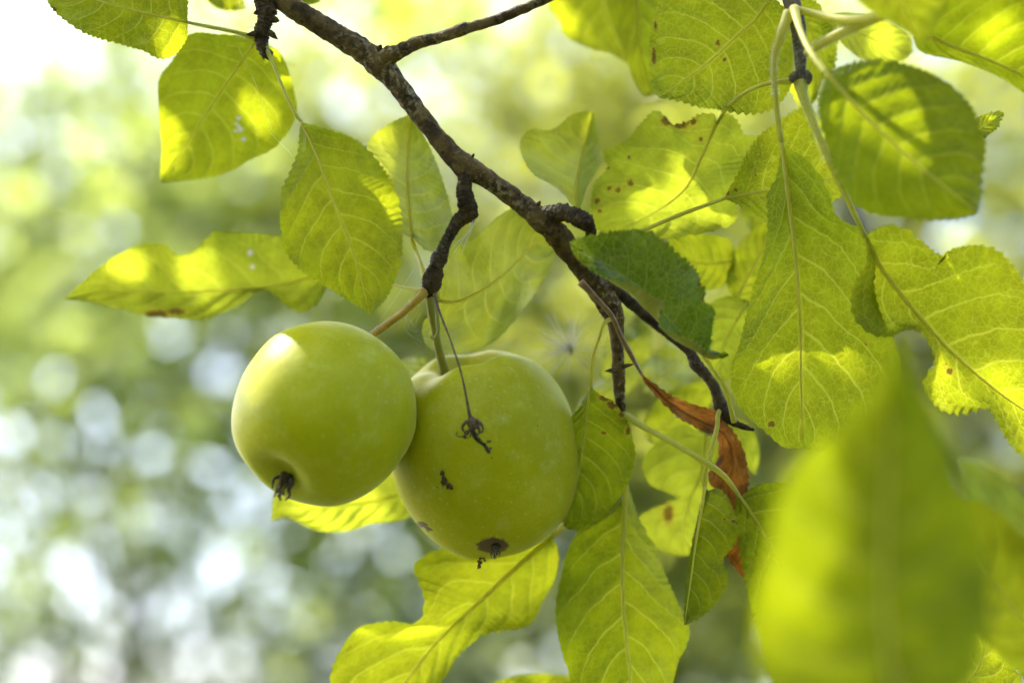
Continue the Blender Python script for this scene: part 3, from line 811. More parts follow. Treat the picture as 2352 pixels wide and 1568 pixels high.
# M: right-hand toothed leaf
mk_leaf(shoot, [(1988, 545), (2022, 612), (2082, 692), (2142, 762), (2200, 822), (2282, 892), (2352, 942), (2440, 1000)],
        [(1992, 575), (1990, 612), (1966, 652), (1957, 692), (1966, 732), (2000, 764), (2040, 770), (2078, 756), (2112, 760), (2136, 790), (2150, 832), (2128, 868), (2126, 894), (2160, 936), (2210, 946), (2268, 934), (2290, 962), (2312, 1002), (2352, 1046), (2410, 1066)],
        [(2008, 530), (2040, 520), (2082, 532), (2120, 562), (2150, 586), (2172, 590), (2192, 576), (2240, 566), (2290, 580), (2330, 620), (2346, 652), (2390, 720), (2430, 820), (2450, 920)],
        D - 0.016, D - 0.004, 'leaf_green', label='coarsely toothed leaf on the right edge with an eaten notch', cupl=0.006, cupr=0.005, rip=0.004, ripf=2.5, amp=6.0, teeth=46, rib=6.5, pet_r=7.5, nt=180,
        petiole=[(1839, 190, D - 0.012, 11), (1846, 225, D - 0.014, 11), (1872, 290, D - 0.016, 8), (1905, 370, D - 0.017, 8), (1945, 455, D - 0.017, 7)], marks=[('b', 2181, 852, 9), ('b', 2172, 836, 4)])
# N: broad leaf upper right, slightly nearer
mk_leaf(shoot, [(1898, 168), (1990, 270), (2100, 372), (2248, 490)], [(1886, 195), (1883, 235), (1890, 290), (1910, 362), (1940, 430), (1966, 466), (2000, 486), (2060, 496), (2120, 501), (2190, 500)],
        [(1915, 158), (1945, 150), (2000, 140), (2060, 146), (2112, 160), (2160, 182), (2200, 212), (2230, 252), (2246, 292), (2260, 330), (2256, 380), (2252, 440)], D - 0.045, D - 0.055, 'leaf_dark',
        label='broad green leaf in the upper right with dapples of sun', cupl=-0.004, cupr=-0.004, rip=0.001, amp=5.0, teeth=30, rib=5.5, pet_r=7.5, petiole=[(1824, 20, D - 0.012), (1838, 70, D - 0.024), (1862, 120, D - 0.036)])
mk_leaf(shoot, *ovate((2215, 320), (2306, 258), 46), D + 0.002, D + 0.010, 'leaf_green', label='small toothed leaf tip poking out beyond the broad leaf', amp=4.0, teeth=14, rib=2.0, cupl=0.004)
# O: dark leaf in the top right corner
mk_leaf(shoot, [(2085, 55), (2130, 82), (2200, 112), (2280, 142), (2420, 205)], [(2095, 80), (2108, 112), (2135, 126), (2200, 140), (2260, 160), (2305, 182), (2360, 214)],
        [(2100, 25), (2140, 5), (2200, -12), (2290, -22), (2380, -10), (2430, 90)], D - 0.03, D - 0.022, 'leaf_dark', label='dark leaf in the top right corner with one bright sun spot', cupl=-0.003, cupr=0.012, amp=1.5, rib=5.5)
# P: near blurred leaf at the top edge
mk_leaf(shoot, [(2010, -150), (2040, -60), (2085, 40), (2116, 118)], [(1930, -90), (1945, -30), (1990, 18), (2045, 52), (2090, 80)], [(2110, -120), (2170, -60), (2184, 0), (2160, 48), (2135, 88)], D - 0.085, D - 0.07, 'leaf',
        label='blurred leaf tip hanging over the top right edge', amp=1.0, rib=3.0, cupr=0.004)
# Q: sunlit leaf behind and its stalk
mk_leaf(shoot, [(1900, 40), (1960, 70), (2030, 100), (2098, 118)], [(1915, 75), (1945, 110), (1985, 138), (2040, 148), (2080, 135)], [(1930, 30), (1990, 35), (2050, 55), (2090, 85)], D + 0.02, D + 0.045, 'leaf_yellow',
        label='sunlit pale leaf half hidden above the broad leaf', amp=1.5, rib=2.5)
link('stalk', *gtube([(1822, 20, D - 0.01, 9), (1880, 34, D - 0.016, 9), (1950, 45, D - 0.03, 10), (2030, 30, D - 0.05, 9), (2090, -20, D - 0.06, 8)], 30, sides=10), M['petiole'], shoot)
link('stalk', *gtube([(1850, 124, D - 0.014, 8), (1880, 104, D - 0.018, 11), (1940, 72, D - 0.026, 12), (2005, 44, D - 0.034, 11), (2090, 20, D - 0.045, 9), (2200, -40, D - 0.05, 8)], 30, sides=10), M['petiole'], shoot)
# R: folded dark leaf in front of the branch
mk_leaf(branch, [(1612, 814), (1575, 782), (1525, 722), (1470, 664), (1400, 612), (1350, 578), (1306, 555)],
        [(1672, 812), (1654, 818), (1634, 808), (1612, 790), (1584, 777), (1562, 769), (1538, 758), (1520, 748), (1518, 724), (1529, 704), (1522, 686), (1500, 676), (1476, 662), (1454, 650), (1417, 640), (1391, 634), (1364, 621), (1336, 602), (1318, 580)],
        [(1628, 800), (1633, 762), (1636, 726), (1630, 704), (1617, 690), (1618, 664), (1607, 656), (1601, 632), (1582, 608), (1556, 586), (1530, 560), (1514, 550), (1490, 534), (1450, 531), (1400, 536), (1340, 546)],
        D - 0.014, D - 0.020, 'leaf_deep', under=False, label='dark green folded leaf in front of the branch, underside curled up',
        foldl=[(1673, 816), (1648, 825), (1626, 825), (1604, 812), (1571, 795), (1540, 775), (1520, 751), (1500, 729), (1474, 705), (1450, 676), (1417, 658), (1390, 640), (1364, 623), (1336, 605), (1318, 584)],
        fold_h=0.007, cupr=0.009, cupl=0.0, rip=0.001, amp=5.0, teeth=34, petiole=[(1686, 968, D + 0.004), (1668, 900, D - 0.002), (1642, 855, D - 0.008)],
        marks=[('b', 1606, 650, 6, 1.6), ('b', 1616, 684, 5, 2.2), ('b', 1524, 548, 6), ('b', 1534, 562, 5)])
# S: small leaves behind R
mk_leaf(branch, [(1690, 600), (1640, 605), (1590, 600), (1530, 570)], [(1680, 560), (1660, 545), (1620, 538), (1570, 536), (1540, 545)], [(1682, 635), (1660, 655), (1625, 666), (1580, 660), (1545, 630)], D + 0.045, D + 0.04, 'leaf', label='small round blurred leaf behind the folded leaf', amp=1.0)
mk_leaf(branch, *ovate((1690, 690), (1790, 500), 110), D + 0.04, D + 0.05, 'leaf', label='small blurred leaf tucked behind the largest leaf', amp=1.0)
mk_leaf(branch, [(1720, 690), (1690, 740), (1660, 800), (1650, 880)], [(1670, 680), (1630, 700), (1622, 750), (1625, 820)], [(1735, 720), (1728, 780), (1705, 850)], D + 0.035, D + 0.045, 'leaf_yellow', label='yellow green leaf between folded and largest leaf', amp=1.0)
# T: dry brown leaf
mk_leaf(branch, [(1474, 860), (1505, 895), (1545, 930), (1600, 962), (1650, 985), (1676, 1020), (1684, 1070), (1676, 1120), (1690, 1190), (1700, 1250), (1712, 1330)],
        [(1480, 878), (1512, 912), (1556, 955), (1586, 972), (1615, 989), (1646, 1002), (1652, 1037), (1646, 1066), (1628, 1090), (1634, 1112), (1668, 1140), (1684, 1200), (1682, 1246), (1668, 1272), (1694, 1310)],
        [(1498, 878), (1533, 904), (1571, 922), (1615, 936), (1646, 948), (1679, 986), (1697, 1014), (1712, 1049), (1718, 1106), (1712, 1150), (1704, 1212), (1714, 1270)],
        D + 0.018, D + 0.028, 'leaf_dry', label='curled dry brown leaf hanging behind the fresh ones', name='dry_leaf', cupl=0.007, cupr=0.005, rip=0.005, ripf=7, amp=3.0, rib=3.0, rib_mat='petiole_brown', pet_mat='petiole_brown', pet_r=6,
        petiole=[(1334, 648, D - 0.012, 6), (1369, 684, D - 0.010), (1404, 724, D - 0.006), (1426, 772, D), (1450, 816, D + 0.008)])
# U: leaf right of the right apple
mk_leaf(branch, [(1357, 888), (1346, 960), (1336, 1040), (1322, 1120), (1294, 1208)], [(1348, 905), (1334, 932), (1310, 966), (1296, 1010), (1288, 1080), (1288, 1150)],
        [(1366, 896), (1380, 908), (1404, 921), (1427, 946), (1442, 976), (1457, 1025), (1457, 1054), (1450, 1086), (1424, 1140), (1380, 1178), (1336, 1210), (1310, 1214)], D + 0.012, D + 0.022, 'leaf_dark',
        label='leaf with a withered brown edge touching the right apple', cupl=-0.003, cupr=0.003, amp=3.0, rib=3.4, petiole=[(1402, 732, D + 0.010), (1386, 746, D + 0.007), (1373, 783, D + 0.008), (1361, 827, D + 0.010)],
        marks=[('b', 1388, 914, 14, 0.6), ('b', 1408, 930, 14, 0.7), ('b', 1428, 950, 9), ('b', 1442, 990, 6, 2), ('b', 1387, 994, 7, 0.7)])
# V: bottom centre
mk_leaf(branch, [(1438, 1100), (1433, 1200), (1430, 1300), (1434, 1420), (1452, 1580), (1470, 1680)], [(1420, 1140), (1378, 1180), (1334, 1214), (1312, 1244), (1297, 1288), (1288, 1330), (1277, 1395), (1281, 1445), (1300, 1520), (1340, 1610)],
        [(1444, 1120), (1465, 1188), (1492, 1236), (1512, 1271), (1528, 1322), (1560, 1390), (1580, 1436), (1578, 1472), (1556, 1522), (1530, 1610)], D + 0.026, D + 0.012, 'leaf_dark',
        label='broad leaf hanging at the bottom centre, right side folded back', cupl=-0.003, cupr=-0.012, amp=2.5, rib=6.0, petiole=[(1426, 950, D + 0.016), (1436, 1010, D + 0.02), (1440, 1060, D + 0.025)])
# W: narrow folded leaf
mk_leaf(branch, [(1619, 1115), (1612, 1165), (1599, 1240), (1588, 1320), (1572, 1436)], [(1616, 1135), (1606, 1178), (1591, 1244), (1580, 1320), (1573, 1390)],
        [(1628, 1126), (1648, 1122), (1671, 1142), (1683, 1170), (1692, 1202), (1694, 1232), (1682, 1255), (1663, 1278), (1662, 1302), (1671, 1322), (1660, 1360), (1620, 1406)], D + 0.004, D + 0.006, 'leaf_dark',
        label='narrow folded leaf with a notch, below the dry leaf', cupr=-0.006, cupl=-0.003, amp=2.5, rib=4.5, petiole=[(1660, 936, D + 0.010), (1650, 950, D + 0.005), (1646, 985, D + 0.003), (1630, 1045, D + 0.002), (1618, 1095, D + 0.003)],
        marks=[('b', 1679, 1180, 3), ('b', 1684, 1196, 5), ('b', 1692, 1200, 4), ('b', 1664, 1192, 3)])
# X: yellow leaf behind with a hole
mk_leaf(branch, [(1622, 1000), (1612, 1080), (1586, 1145), (1570, 1210), (1582, 1278)], [(1590, 985), (1556, 978), (1498, 1025), (1477, 1066), (1492, 1110), (1527, 1128), (1556, 1140), (1522, 1158), (1468, 1187), (1478, 1214), (1512, 1257), (1550, 1274)],
        [(1645, 1010), (1652, 1040), (1645, 1080), (1640, 1150), (1630, 1215), (1605, 1262)], D + 0.045, D + 0.055, 'leaf_yellow', label='yellow leaf with a brown-rimmed hole behind the narrow leaf', amp=2.0, marks=[('b', 1535, 1180, 13, 1.8)], cupl=0.002)
mk_leaf(branch, *ovate((1690, 960), (1735, 1090), 60), D + 0.05, D + 0.06, 'leaf_yellow', amp=1.0, rib=2.0, label='thin yellow leaf edge beyond the dry leaf')
# AB: leaf behind the near one, on the long stalk
mk_leaf(branch, [(1700, 1140), (1740, 1200), (1790, 1300), (1830, 1450), (1850, 1600)], [(1690, 1150), (1698, 1230), (1716, 1330), (1745, 1440), (1785, 1560)], [(1760, 1110), (1850, 1130), (1930, 1250), (1950, 1420), (1920, 1560)],
        D + 0.012, D + 0.03, 'leaf_dark', label='leaf on a long stalk behind the big blurred leaf', rib=4.0, pet_r=7, petiole=[(1430, 952, D + 0.016), (1486, 984, D + 0.008), (1541, 1014, D + 0.002), (1600, 1049, D - 0.001), (1660, 1090, D + 0.002)])
# Y: bottom, below the right apple
mk_leaf(branch, [(1268, 1230), (1200, 1290), (1100, 1382), (990, 1490), (880, 1640)], [(1180, 1235), (1090, 1255), (1010, 1262), (952, 1296), (962, 1330), (976, 1372), (972, 1412), (950, 1432), (905, 1428), (860, 1432), (820, 1446), (785, 1490), (762, 1550), (770, 1620)],
        [(1280, 1262), (1277, 1312), (1252, 1370), (1215, 1432), (1160, 1444), (1105, 1458), (1058, 1498), (1020, 1550), (970, 1630)], D + 0.038, D + 0.030, 'leaf', label='wavy leaf below the right apple running to the bottom edge',
        cupl=0.006, cupr=0.003, rip=0.005, ripf=2.0, amp=3.5, rib=6.5, petiole=[(1420, 930, D + 0.02), (1380, 1080, D + 0.05), (1320, 1180, D + 0.045)])
# Z: sunlit leaf behind the left apple
mk_leaf(branch, [(960, 1120), (860, 1150), (740, 1165), (622, 1196)], [(930, 1080), (840, 1075), (720, 1090), (650, 1110), (630, 1140)], [(955, 1160), (930, 1190), (850, 1202), (790, 1220), (720, 1214), (660, 1188)], D + 0.06, D + 0.05, 'leaf_yellow',
        label='bright sunlit leaf showing below the left apple', amp=2.0, cupl=0.004)
# pale blurred leaves around the seed head
for (b, t, w, mt, da, db, lb) in (((1400, 770), (1500, 690), 90, 'leaf_pale', 0.08, 0.09, 'pale blurred leaf behind the fork of the branch'),
                                  ((1470, 720), (1400, 940), 100, 'leaf_pale', 0.085, 0.10, 'pale blurred leaf behind the hanging twig'),
                                  ((1480, 900), (1640, 760), 100, 'leaf_pale', 0.07, 0.09, 'pale blurred leaf behind the folded dark leaf'),
                                  ((1490, 1010), (1640, 880), 110, 'leaf', 0.07, 0.08, 'blurred yellow green leaf above the dry leaf'),
                                  ((1330, 980), (1410, 860), 60, 'leaf_pale', 0.07, 0.08, 'pale blurred leaf beside the shoulder of the right apple'),
                                  ((1010, 850), (905, 836), 46, 'leaf_pale', 0.05, 0.06, 'pale blurred leaf between the two apples'),
                                  ((1090, 1600), (1330, 1556), 60, 'leaf_green', 0.05, 0.05, 'leaf edge along the bottom of the picture'),
                                  ((470, -30), (565, 18), 60, 'leaf', 0.05, 0.05, 'leaf tip at the top edge left of the spur'),
                                  ((650, -30), (738, 4), 50, 'leaf_green', 0.04, 0.04, 'leaf tip at the top edge behind the branch'),
                                  ((1850, 560), (1700, 480), 90, 'leaf', 0.05, 0.06, 'blurred leaf below the ragged leaf')):
    m_, l_, r_ = ovate(b, t, w)
    mk_leaf(branch, m_, l_, r_, D + da, D + db, mt, label=lb, amp=1.5, nt=70, ns=10, rip=0.003)
# near twig leaves
mk_leaf(near, [(2075, 1660), (2040, 1500), (2030, 1300), (2040, 1050), (2056, 770)], [(1920, 1680), (1800, 1620), (1745, 1540), (1730, 1430), (1755, 1310), (1775, 1200), (1800, 1120), (1850, 1050), (1920, 985), (1980, 935), (2028, 870)],
        [(2180, 1660), (2240, 1540), (2270, 1420), (2272, 1300), (2244, 1190), (2200, 1080), (2150, 970), (2090, 860)], 0.325, 0.342, 'leaf_near', label='big out of focus leaf close to the camera at lower right', amp=2.0, teeth=24, cupl=0.006, cupr=0.007, bow=0.0, rib=7.0,
        nt=110, ns=14, petiole=[(2080, 1690, 0.332), (2078, 1675, 0.328)])
mk_leaf(near, [(2420, 1240), (2330, 1180), (2260, 1110), (2200, 1050)], [(2400, 1190), (2330, 1120), (2262, 1068)], [(2400, 1290), (2320, 1240), (2240, 1160)], D - 0.08, D - 0.07, 'leaf_pale', under=False, label='pale shiny leaf at the right edge', amp=1.0,
        cupl=0.006, cupr=-0.006)
mk_leaf(near, [(2480, 1560), (2400, 1470), (2300, 1360), (2180, 1150)], [(2420, 1620), (2330, 1540), (2240, 1440), (2190, 1300)], [(2470, 1440), (2400, 1300), (2330, 1210), (2250, 1150)], D - 0.07, D - 0.09, 'leaf', label='blurred yellow green leaf along the right edge', amp=1.0, rib=5.0)
mk_leaf(near, [(2060, 1700), (2160, 1620), (2250, 1530), (2262, 1405)], [(2040, 1600), (2100, 1500), (2180, 1430), (2230, 1405)], [(2200, 1720), (2330, 1660), (2345, 1580), (2320, 1510), (2290, 1450)], D - 0.004, D - 0.004, 'leaf_green',
        label='sharply toothed leaf in the bottom right corner', amp=6.0, teeth=26, rib=3.5)

# ------------------------------------------------------------------ apples
def hit(bvh, x, y):
    o = px(x, y, 0.1)
    d = (px(x, y, 1.0) - o).normalized()
    loc, nor, idx, dist = bvh.ray_cast(o, d)
    return loc, nor

def apple(label, cx, cy, depth, rad_px, stem_px, calyx_px, tip_to_cam, prof, mat, marks, seed, ribs=0.02, squash=1.0, lobes=1.0):
    c = px(cx, cy, depth)
    R = rad_px * unit(depth)
    ax2 = np.array([stem_px[0] - calyx_px[0], -(stem_px[1] - calyx_px[1])], float)
    ax2 /= np.linalg.norm(ax2)
    z = (RGT * ax2[0] + UPV * ax2[1]) * math.cos(tip_to_cam) + FWD * math.sin(tip_to_cam)
    x = z.orthogonal().normalized()
    y = z.cross(x)
    root = empty('apple', c, label, 'apple', 'green apples hanging on the branch')
    nu, nv = 128, 96
    S = spline(prof, nv)
    V, MK, F = [], [], []
    for i in range(nv):
        for k in range(nu):
            a = 2 * math.pi * k / nu
            rho, h = S[i]
            q = Vector((math.cos(a), math.sin(a), h))
            w = 1 + 0.025 * noise.noise(q * 1.1 + Vector((seed, 0, 0))) + ribs * math.cos(5 * a + seed) * max(0, -h) ** 2
            hh = h + lobes * (0.07 * math.cos(2 * a + seed) + 0.04 * math.cos(5 * a)) * max(0, h - 0.2) * min(1, rho * 2) * 1.3
            p = c + (x * (math.cos(a) * rho * w) + y * (math.sin(a) * rho * w)) * R + z * (hh * R * squash)
            V.append(p)
            g = to_grid(p)
            br = dk = 0.0
            front = (p - c).dot(FWD) < 0.2 * R
            if front:
                for kind, mx, my, ra, asp in marks:
                    qd = math.hypot((g[0] - mx) / ra, (g[1] - my) / (ra * asp))
                    val = min(1, max(0, 1.3 - 0.8 * qd))
                    if kind == 'b':
                        br = max(br, val)
                    else:
                        dk = max(dk, val)
            tip = max(0, 1 - rho / 0.55) * 0.8 if h < 0 else max(0, 1 - rho / 0.5) * 0.6
            MK.append((br, dk, tip, 1))
    for i in range(nv - 1):
        for k in range(nu):
            k2 = (k + 1) % nu
            F.append((i * nu + k, (i + 1) * nu + k, (i + 1) * nu + k2, i * nu + k2))
    body = link('fruit_body', V, F, M[mat], root, True, {'marks': ('FLOAT_COLOR', MK)})
    bvh = BVHTree.FromPolygons([tuple(v) for v in V], F)
    collect(V, F)
    return root, body, bvh, c, R, (x, y, z)

profA = [(0.0, 0.64), (0.05, 0.66), (0.10, 0.75), (0.18, 0.85), (0.28, 0.895), (0.42, 0.885), (0.60, 0.80), (0.77, 0.655), (0.91, 0.44), (0.985, 0.25), (1.0, 0.0), (0.975, -0.27), (0.89, -0.53), (0.75, -0.76), (0.57, -0.91),
         (0.40, -0.98), (0.27, -0.965), (0.16, -0.91), (0.08, -0.87), (0.0, -0.86)]
profB = [(0.0, 0.60), (0.05, 0.62), (0.11, 0.71), (0.21, 0.84), (0.36, 0.93), (0.54, 0.925), (0.73, 0.81), (0.89, 0.56), (0.98, 0.26), (1.0, -0.02), (0.97, -0.30), (0.885, -0.58), (0.75, -0.82), (0.58, -0.99),
         (0.40, -1.08), (0.25, -1.10), (0.14, -1.075), (0.07, -1.04), (0.0, -1.03)]
appA, bodyA, bvhA, cA, RA, axA = apple('left apple, smooth and rounder, in front with a sunlit patch', 751, 942, D - 0.006, 204, (870, 775), (655, 1108), math.radians(37), profA, 'apple_a',
                                       [('b', 662, 1098, 15, 0.7)], 1.3, lobes=0.15)
appB, bodyB, bvhB, cB, RB, axB = apple('right apple behind, longer, with a brown spot underneath', 1110, 1030, D + 0.022, 218, (1030, 830), (1132, 1262), math.radians(-9), profB, 'apple_b',
                                       [('b', 1132, 1252, 36, 0.5), ('b', 968, 1204, 14, 0.5), ('d', 1174, 931, 4.5, 1.0), ('d', 1140, 1253, 12, 0.6), ('b', 985, 1215, 8, 0.7), ('d', 1042, 1155, 3, 1)], 4.1, ribs=0.02, lobes=0.55)
# stalks
link('stalk', *gtube([(978, 668, D - 0.001, 12), (955, 692, D - 0.002, 9), (925, 718, D, 8.5), (890, 744, D + 0.003, 9), (862, 764, D + 0.008, 9), (840, 785, D + 0.012, 8)], 40, sides=12, rough=0.05, freq=500), M['stem_yellow'], appA)
link('stalk', *gtube([(987, 676, D, 11), (992, 720, D + 0.003, 10), (1002, 775, D + 0.008, 9), (1012, 820, D + 0.014, 10), (1024, 862, D + 0.021, 12), (1032, 900, D + 0.024, 9)], 40, sides=12, rough=0.05, freq=500), M['stem_green'], appB)
# small shrivelled stipule hanging beside the right stalk
link('stipule', *gtube([(1000, 690, D - 0.003, 2), (1005, 730, D - 0.004, 4.5), (1006, 762, D - 0.004, 4.0), (996, 778, D - 0.004, 3.0), (988, 772, D - 0.004, 2.0)], 24, sides=8, rough=0.2, freq=900), M['stem_green'], appB)

def calyx(root, bvh, gx, gy, down, r, seed):
    loc, nor = hit(bvh, gx, gy)
    rr = random.Random(seed)
    e = MB()
    base = loc + nor * 0.0003
    e.blob(base, r * 0.8, seed, 0.5, 7)
    cal = e.build('calyx', M['withered_dark'], root)
    side = nor.orthogonal().normalized()
    up = nor.cross(side)
    for i in range(5):
        a = i * 1.257 + rr.uniform(-0.3, 0.3)
        o = side * math.cos(a) + up * math.sin(a)
        P = [base + o * r * 0.4, base + o * r * 1.1 + nor * r * 0.9, base + o * r * 1.5 + nor * r * 1.1 + down * r * 0.5, base + o * r * 1.15 + nor * r * 1.8 + down * r * 1.1]
        P = [Vector(p) for p in spline([tuple(p) for p in P], 10)]
        link('sepal', *tube_data(P, list(np.linspace(r * 0.34, r * 0.08, 10)), sides=7, rough=0.4, freq=900), M['withered'] if i % 2 else M['withered_dark'], cal)
    for i in range(9):
        o = (side * rr.uniform(-1, 1) + up * rr.uniform(-1, 1)) * r * 0.5
        P = [base + o, base + o * 1.4 + nor * r * 1.4 + down * r * 0.6, base + o * 1.3 + nor * r * 1.6 + down * r * (0.5 + rr.random() * 1.1)]
        P = [Vector(p) for p in spline([tuple(p) for p in P], 8)]
        mb = MB().tube(P, [r * 0.09] * 8, sides=5)
        mb.blob(P[-1], r * 0.2, i, 0.4, 5)
        mb.build('stamen', M['withered'], cal)
calyx(appA, bvhA, 664, 1098, -UPV, 0.0026, 3)
calyx(appB, bvhB, 1136, 1255, -UPV, 0.0012, 8)
# frass on the right apple and hanging from its eye
def frass(root, pts, bvh, seed, off=0.0004):
    rr = random.Random(seed)
    mb = MB()
    for i, (gx, gy, s) in enumerate(pts):
        loc, nor = hit(bvh, gx, gy) if bvh else (None, None)
        if loc is None:
            continue
        mb.blob(loc + nor * off, s * unit() , i + seed, 0.6, 5)
    return mb
pts = []
rr = random.Random(5)
for (x0, y0, x1, y1, n, sp) in ((1016, 1082, 1020, 1100, 9, 2.5), (1018, 1098, 1024, 1112, 12, 6), (1028, 1112, 1036, 1122, 10, 4.5)):
    for i in range(n):
        u = i / (n - 1)
        pts.append((x0 + (x1 - x0) * u + rr.uniform(-sp, sp), y0 + (y1 - y0) * u + rr.uniform(-sp, sp) * 0.6, rr.uniform(1.8, 3.6)))
frass(appB, pts, bvhB, 7).build('frass_crumbs', M['frass'], appB)
mb = MB()
dE = D + 0.012
for i in range(26):
    u = i / 25
    w = 3 + 7 * math.exp(-((u - 0.55) / 0.18) ** 2)
    mb.blob(px(1108 - 8 * u + rr.uniform(-w, w), 1262 + 40 * u + rr.uniform(-2, 2), dE), rr.uniform(2.0, 3.8) * unit(), i, 0.6, 5)
mb.build('frass_crumbs', M['frass'], appB)

# ------------------------------------------------------------------ withered blossom on its dry stalk
wb = empty('withered_blossom', px(1000, 688, D - 0.006), 'withered brown blossom on a thin stalk in front of the right apple', 'blossom')
dB = D - 0.018
link('stalk', *gtube([(998, 676, D - 0.003, 4.2), (1008, 712, D - 0.008, 3.0), (1034, 780, D - 0.013, 2.4), (1056, 845, D - 0.017, 2.4), (1070, 905, dB, 2.7), (1078, 950, dB, 4.2), (1082, 962, dB, 6.0)], 60, sides=8, rough=0.12, freq=900), M['withered'], wb)
mb = MB()
mb.tube([px(a, b, dB) for a, b in ((1081, 958), (1084, 966), (1087, 976), (1090, 986))], [v * unit() for v in (6, 11, 13, 8)], sides=12, rough=0.3, freq=900)
mb.build('receptacle', M['withered'], wb)
for P in ([(1076, 968), (1066, 972), (1062, 982), (1068, 992), (1074, 986)], [(1092, 964), (1104, 972), (1110, 984), (1104, 994), (1098, 986)], [(1084, 970), (1080, 984), (1076, 994), (1070, 998), (1066, 994)], [(1096, 976), (1102, 990), (1096, 998), (1092, 992)]):
    S = spline(P, 14)
    link('sepal', *tube_data([px(a, b, dB - 0.0012) for a, b in S], [v * unit() for v in np.linspace(4.6, 1.6, 14)], sides=7, rough=0.35, freq=1200), M['withered'], wb)
fil = [[(1080, 984), (1074, 996), (1066, 1000), (1056, 1003), (1048, 998), (1051, 990)], [(1082, 988), (1080, 1002), (1072, 1006), (1066, 1004)], [(1078, 988), (1068, 994), (1064, 988)]]
for i in range(11):
    o = random.uniform(-6, 6)
    fil.append([(1086 + o * 0.8, 986), (1090 + o, 1000 + random.uniform(-2, 2)), (1100 + o * 1.1, 1012), (1112 + o * 0.6, 1022), (1118 + o * 0.4, 1030)])
for P in fil:
    S = spline(P, 16)
    link('filament', *tube_data([px(a, b, dB - 0.001 + 0.0012 * math.sin(i * 0.4 + a)) for i, (a, b) in enumerate(S)], [1.25 * unit()] * 16, sides=5), M['withered_dark'], wb)
mb = MB()
for x, y, s in ((1119, 1031, 5.5), (1122, 1036, 5), (1116, 1026, 4), (1127, 1029, 2.6), (1114, 1020, 3), (1121, 1014, 3), (1126, 1013, 2.5), (1068, 1004, 3.5)):
    mb.blob(px(x, y, dB - 0.001), s * unit(), x, 0.5, 6)
mb.build('anther_knob', M['withered_dark'], wb)

# ------------------------------------------------------------------ thistle down caught on the twig
seedhead = empty('seed_down', px(1312, 807, D + 0.042), 'tuft of silky white seed down caught beside the hanging twig', 'seed')
mb = MB()
mb.tube([px(1312, 794, D + 0.042), px(1312, 804, D + 0.042), px(1311, 816, D + 0.042)], [1.5 * unit(), 4.5 * unit(), 1.5 * unit()], sides=8)
mb.build('seed', M['withered'], seedhead)
mb = MB()
rr = random.Random(12)
for i in range(130):
    a = rr.gauss(2.4, 0.9) if i < 95 else rr.uniform(0, 6.28)
    l = rr.uniform(40, 105)
    x0, y0 = 1312, 802
    ca, sa = math.cos(a), -math.sin(a)
    b = rr.uniform(-22, 22)
    dd = rr.uniform(-0.012, 0.012)
    P = spline([(x0, y0, 0), (x0 + ca * l * 0.5 - sa * b * 0.5, y0 + sa * l * 0.5 + ca * b * 0.5, dd * 0.5), (x0 + ca * l - sa * b * 1.6, y0 + sa * l + ca * b * 1.6, dd)], 7)
    mb.tube([px(p[0], p[1], D + 0.042 + p[2]) for p in P], list(np.linspace(0.00008, 0.00004, 7)), sides=3, cap=False)
dwn = mb.build('down', M['down'], seedhead)
dwn['kind'] = 'stuff'

# ------------------------------------------------------------------ spider silk
def web(label, threads, r=0.000035):
    e = MB()
    for P in threads:
        S = spline(P, 14)
        e.tube([px(a, b, d) for a, b, d in S], [r] * 14, sides=3, cap=False)
    o = e.build('spider_silk', M['silk'])
    o['label'] = label
    o['category'] = 'spider silk'
    return o
rr = random.Random(3)
web('fine spider threads around the spur at the top left', [[(560 + rr.uniform(-20, 20), -5 + rr.uniform(-15, 15), D - 0.002), (545 + rr.uniform(-10, 20), 40 + rr.uniform(-10, 15), D - 0.004), (520 + rr.uniform(-30, 30), 66, D - 0.004)] for i in range(9)]
    + [[(585, 60, D - 0.003), (550, 66 + i * 2, D - 0.003), (500 + 6 * i, 62 + i, D - 0.004)] for i in range(3)])
web('spider thread running from the top left leaf down to the hanging leaf', [[(548, 110, D + 0.002), (590, 200, D + 0.002), (625, 300, D)], [(620, 305, D), (660, 345, D - 0.004), (672, 360, D - 0.006)]])
web('spider threads in the crook of the fruit spur', [[(1088, 500, D - 0.001), (1075 + rr.uniform(-8, 8), 530, D - 0.002), (1050 + rr.uniform(-14, 14), 575 + rr.uniform(-10, 10), D - 0.002)] for i in range(8)]
    + [[(1100, 500 + 3 * i, D), (1072, 540 - 2 * i, D), (1035, 560 + 7 * i, D)] for i in range(3)])
web('long spider thread between hanging leaf and left apple', [[(950, 620, D - 0.004), (905, 690, D - 0.005), (862, 752, D - 0.004)]])
web('faint web of spider threads under the yellow stalk', [[(940 + rr.uniform(-30, 30), 720 + rr.uniform(-10, 10), D + 0.004), (950 + rr.uniform(-20, 20), 760, D + 0.004), (985 + rr.uniform(-20, 10), 770 + rr.uniform(-40, 40), D + 0.006)] for i in range(16)], 0.00002)

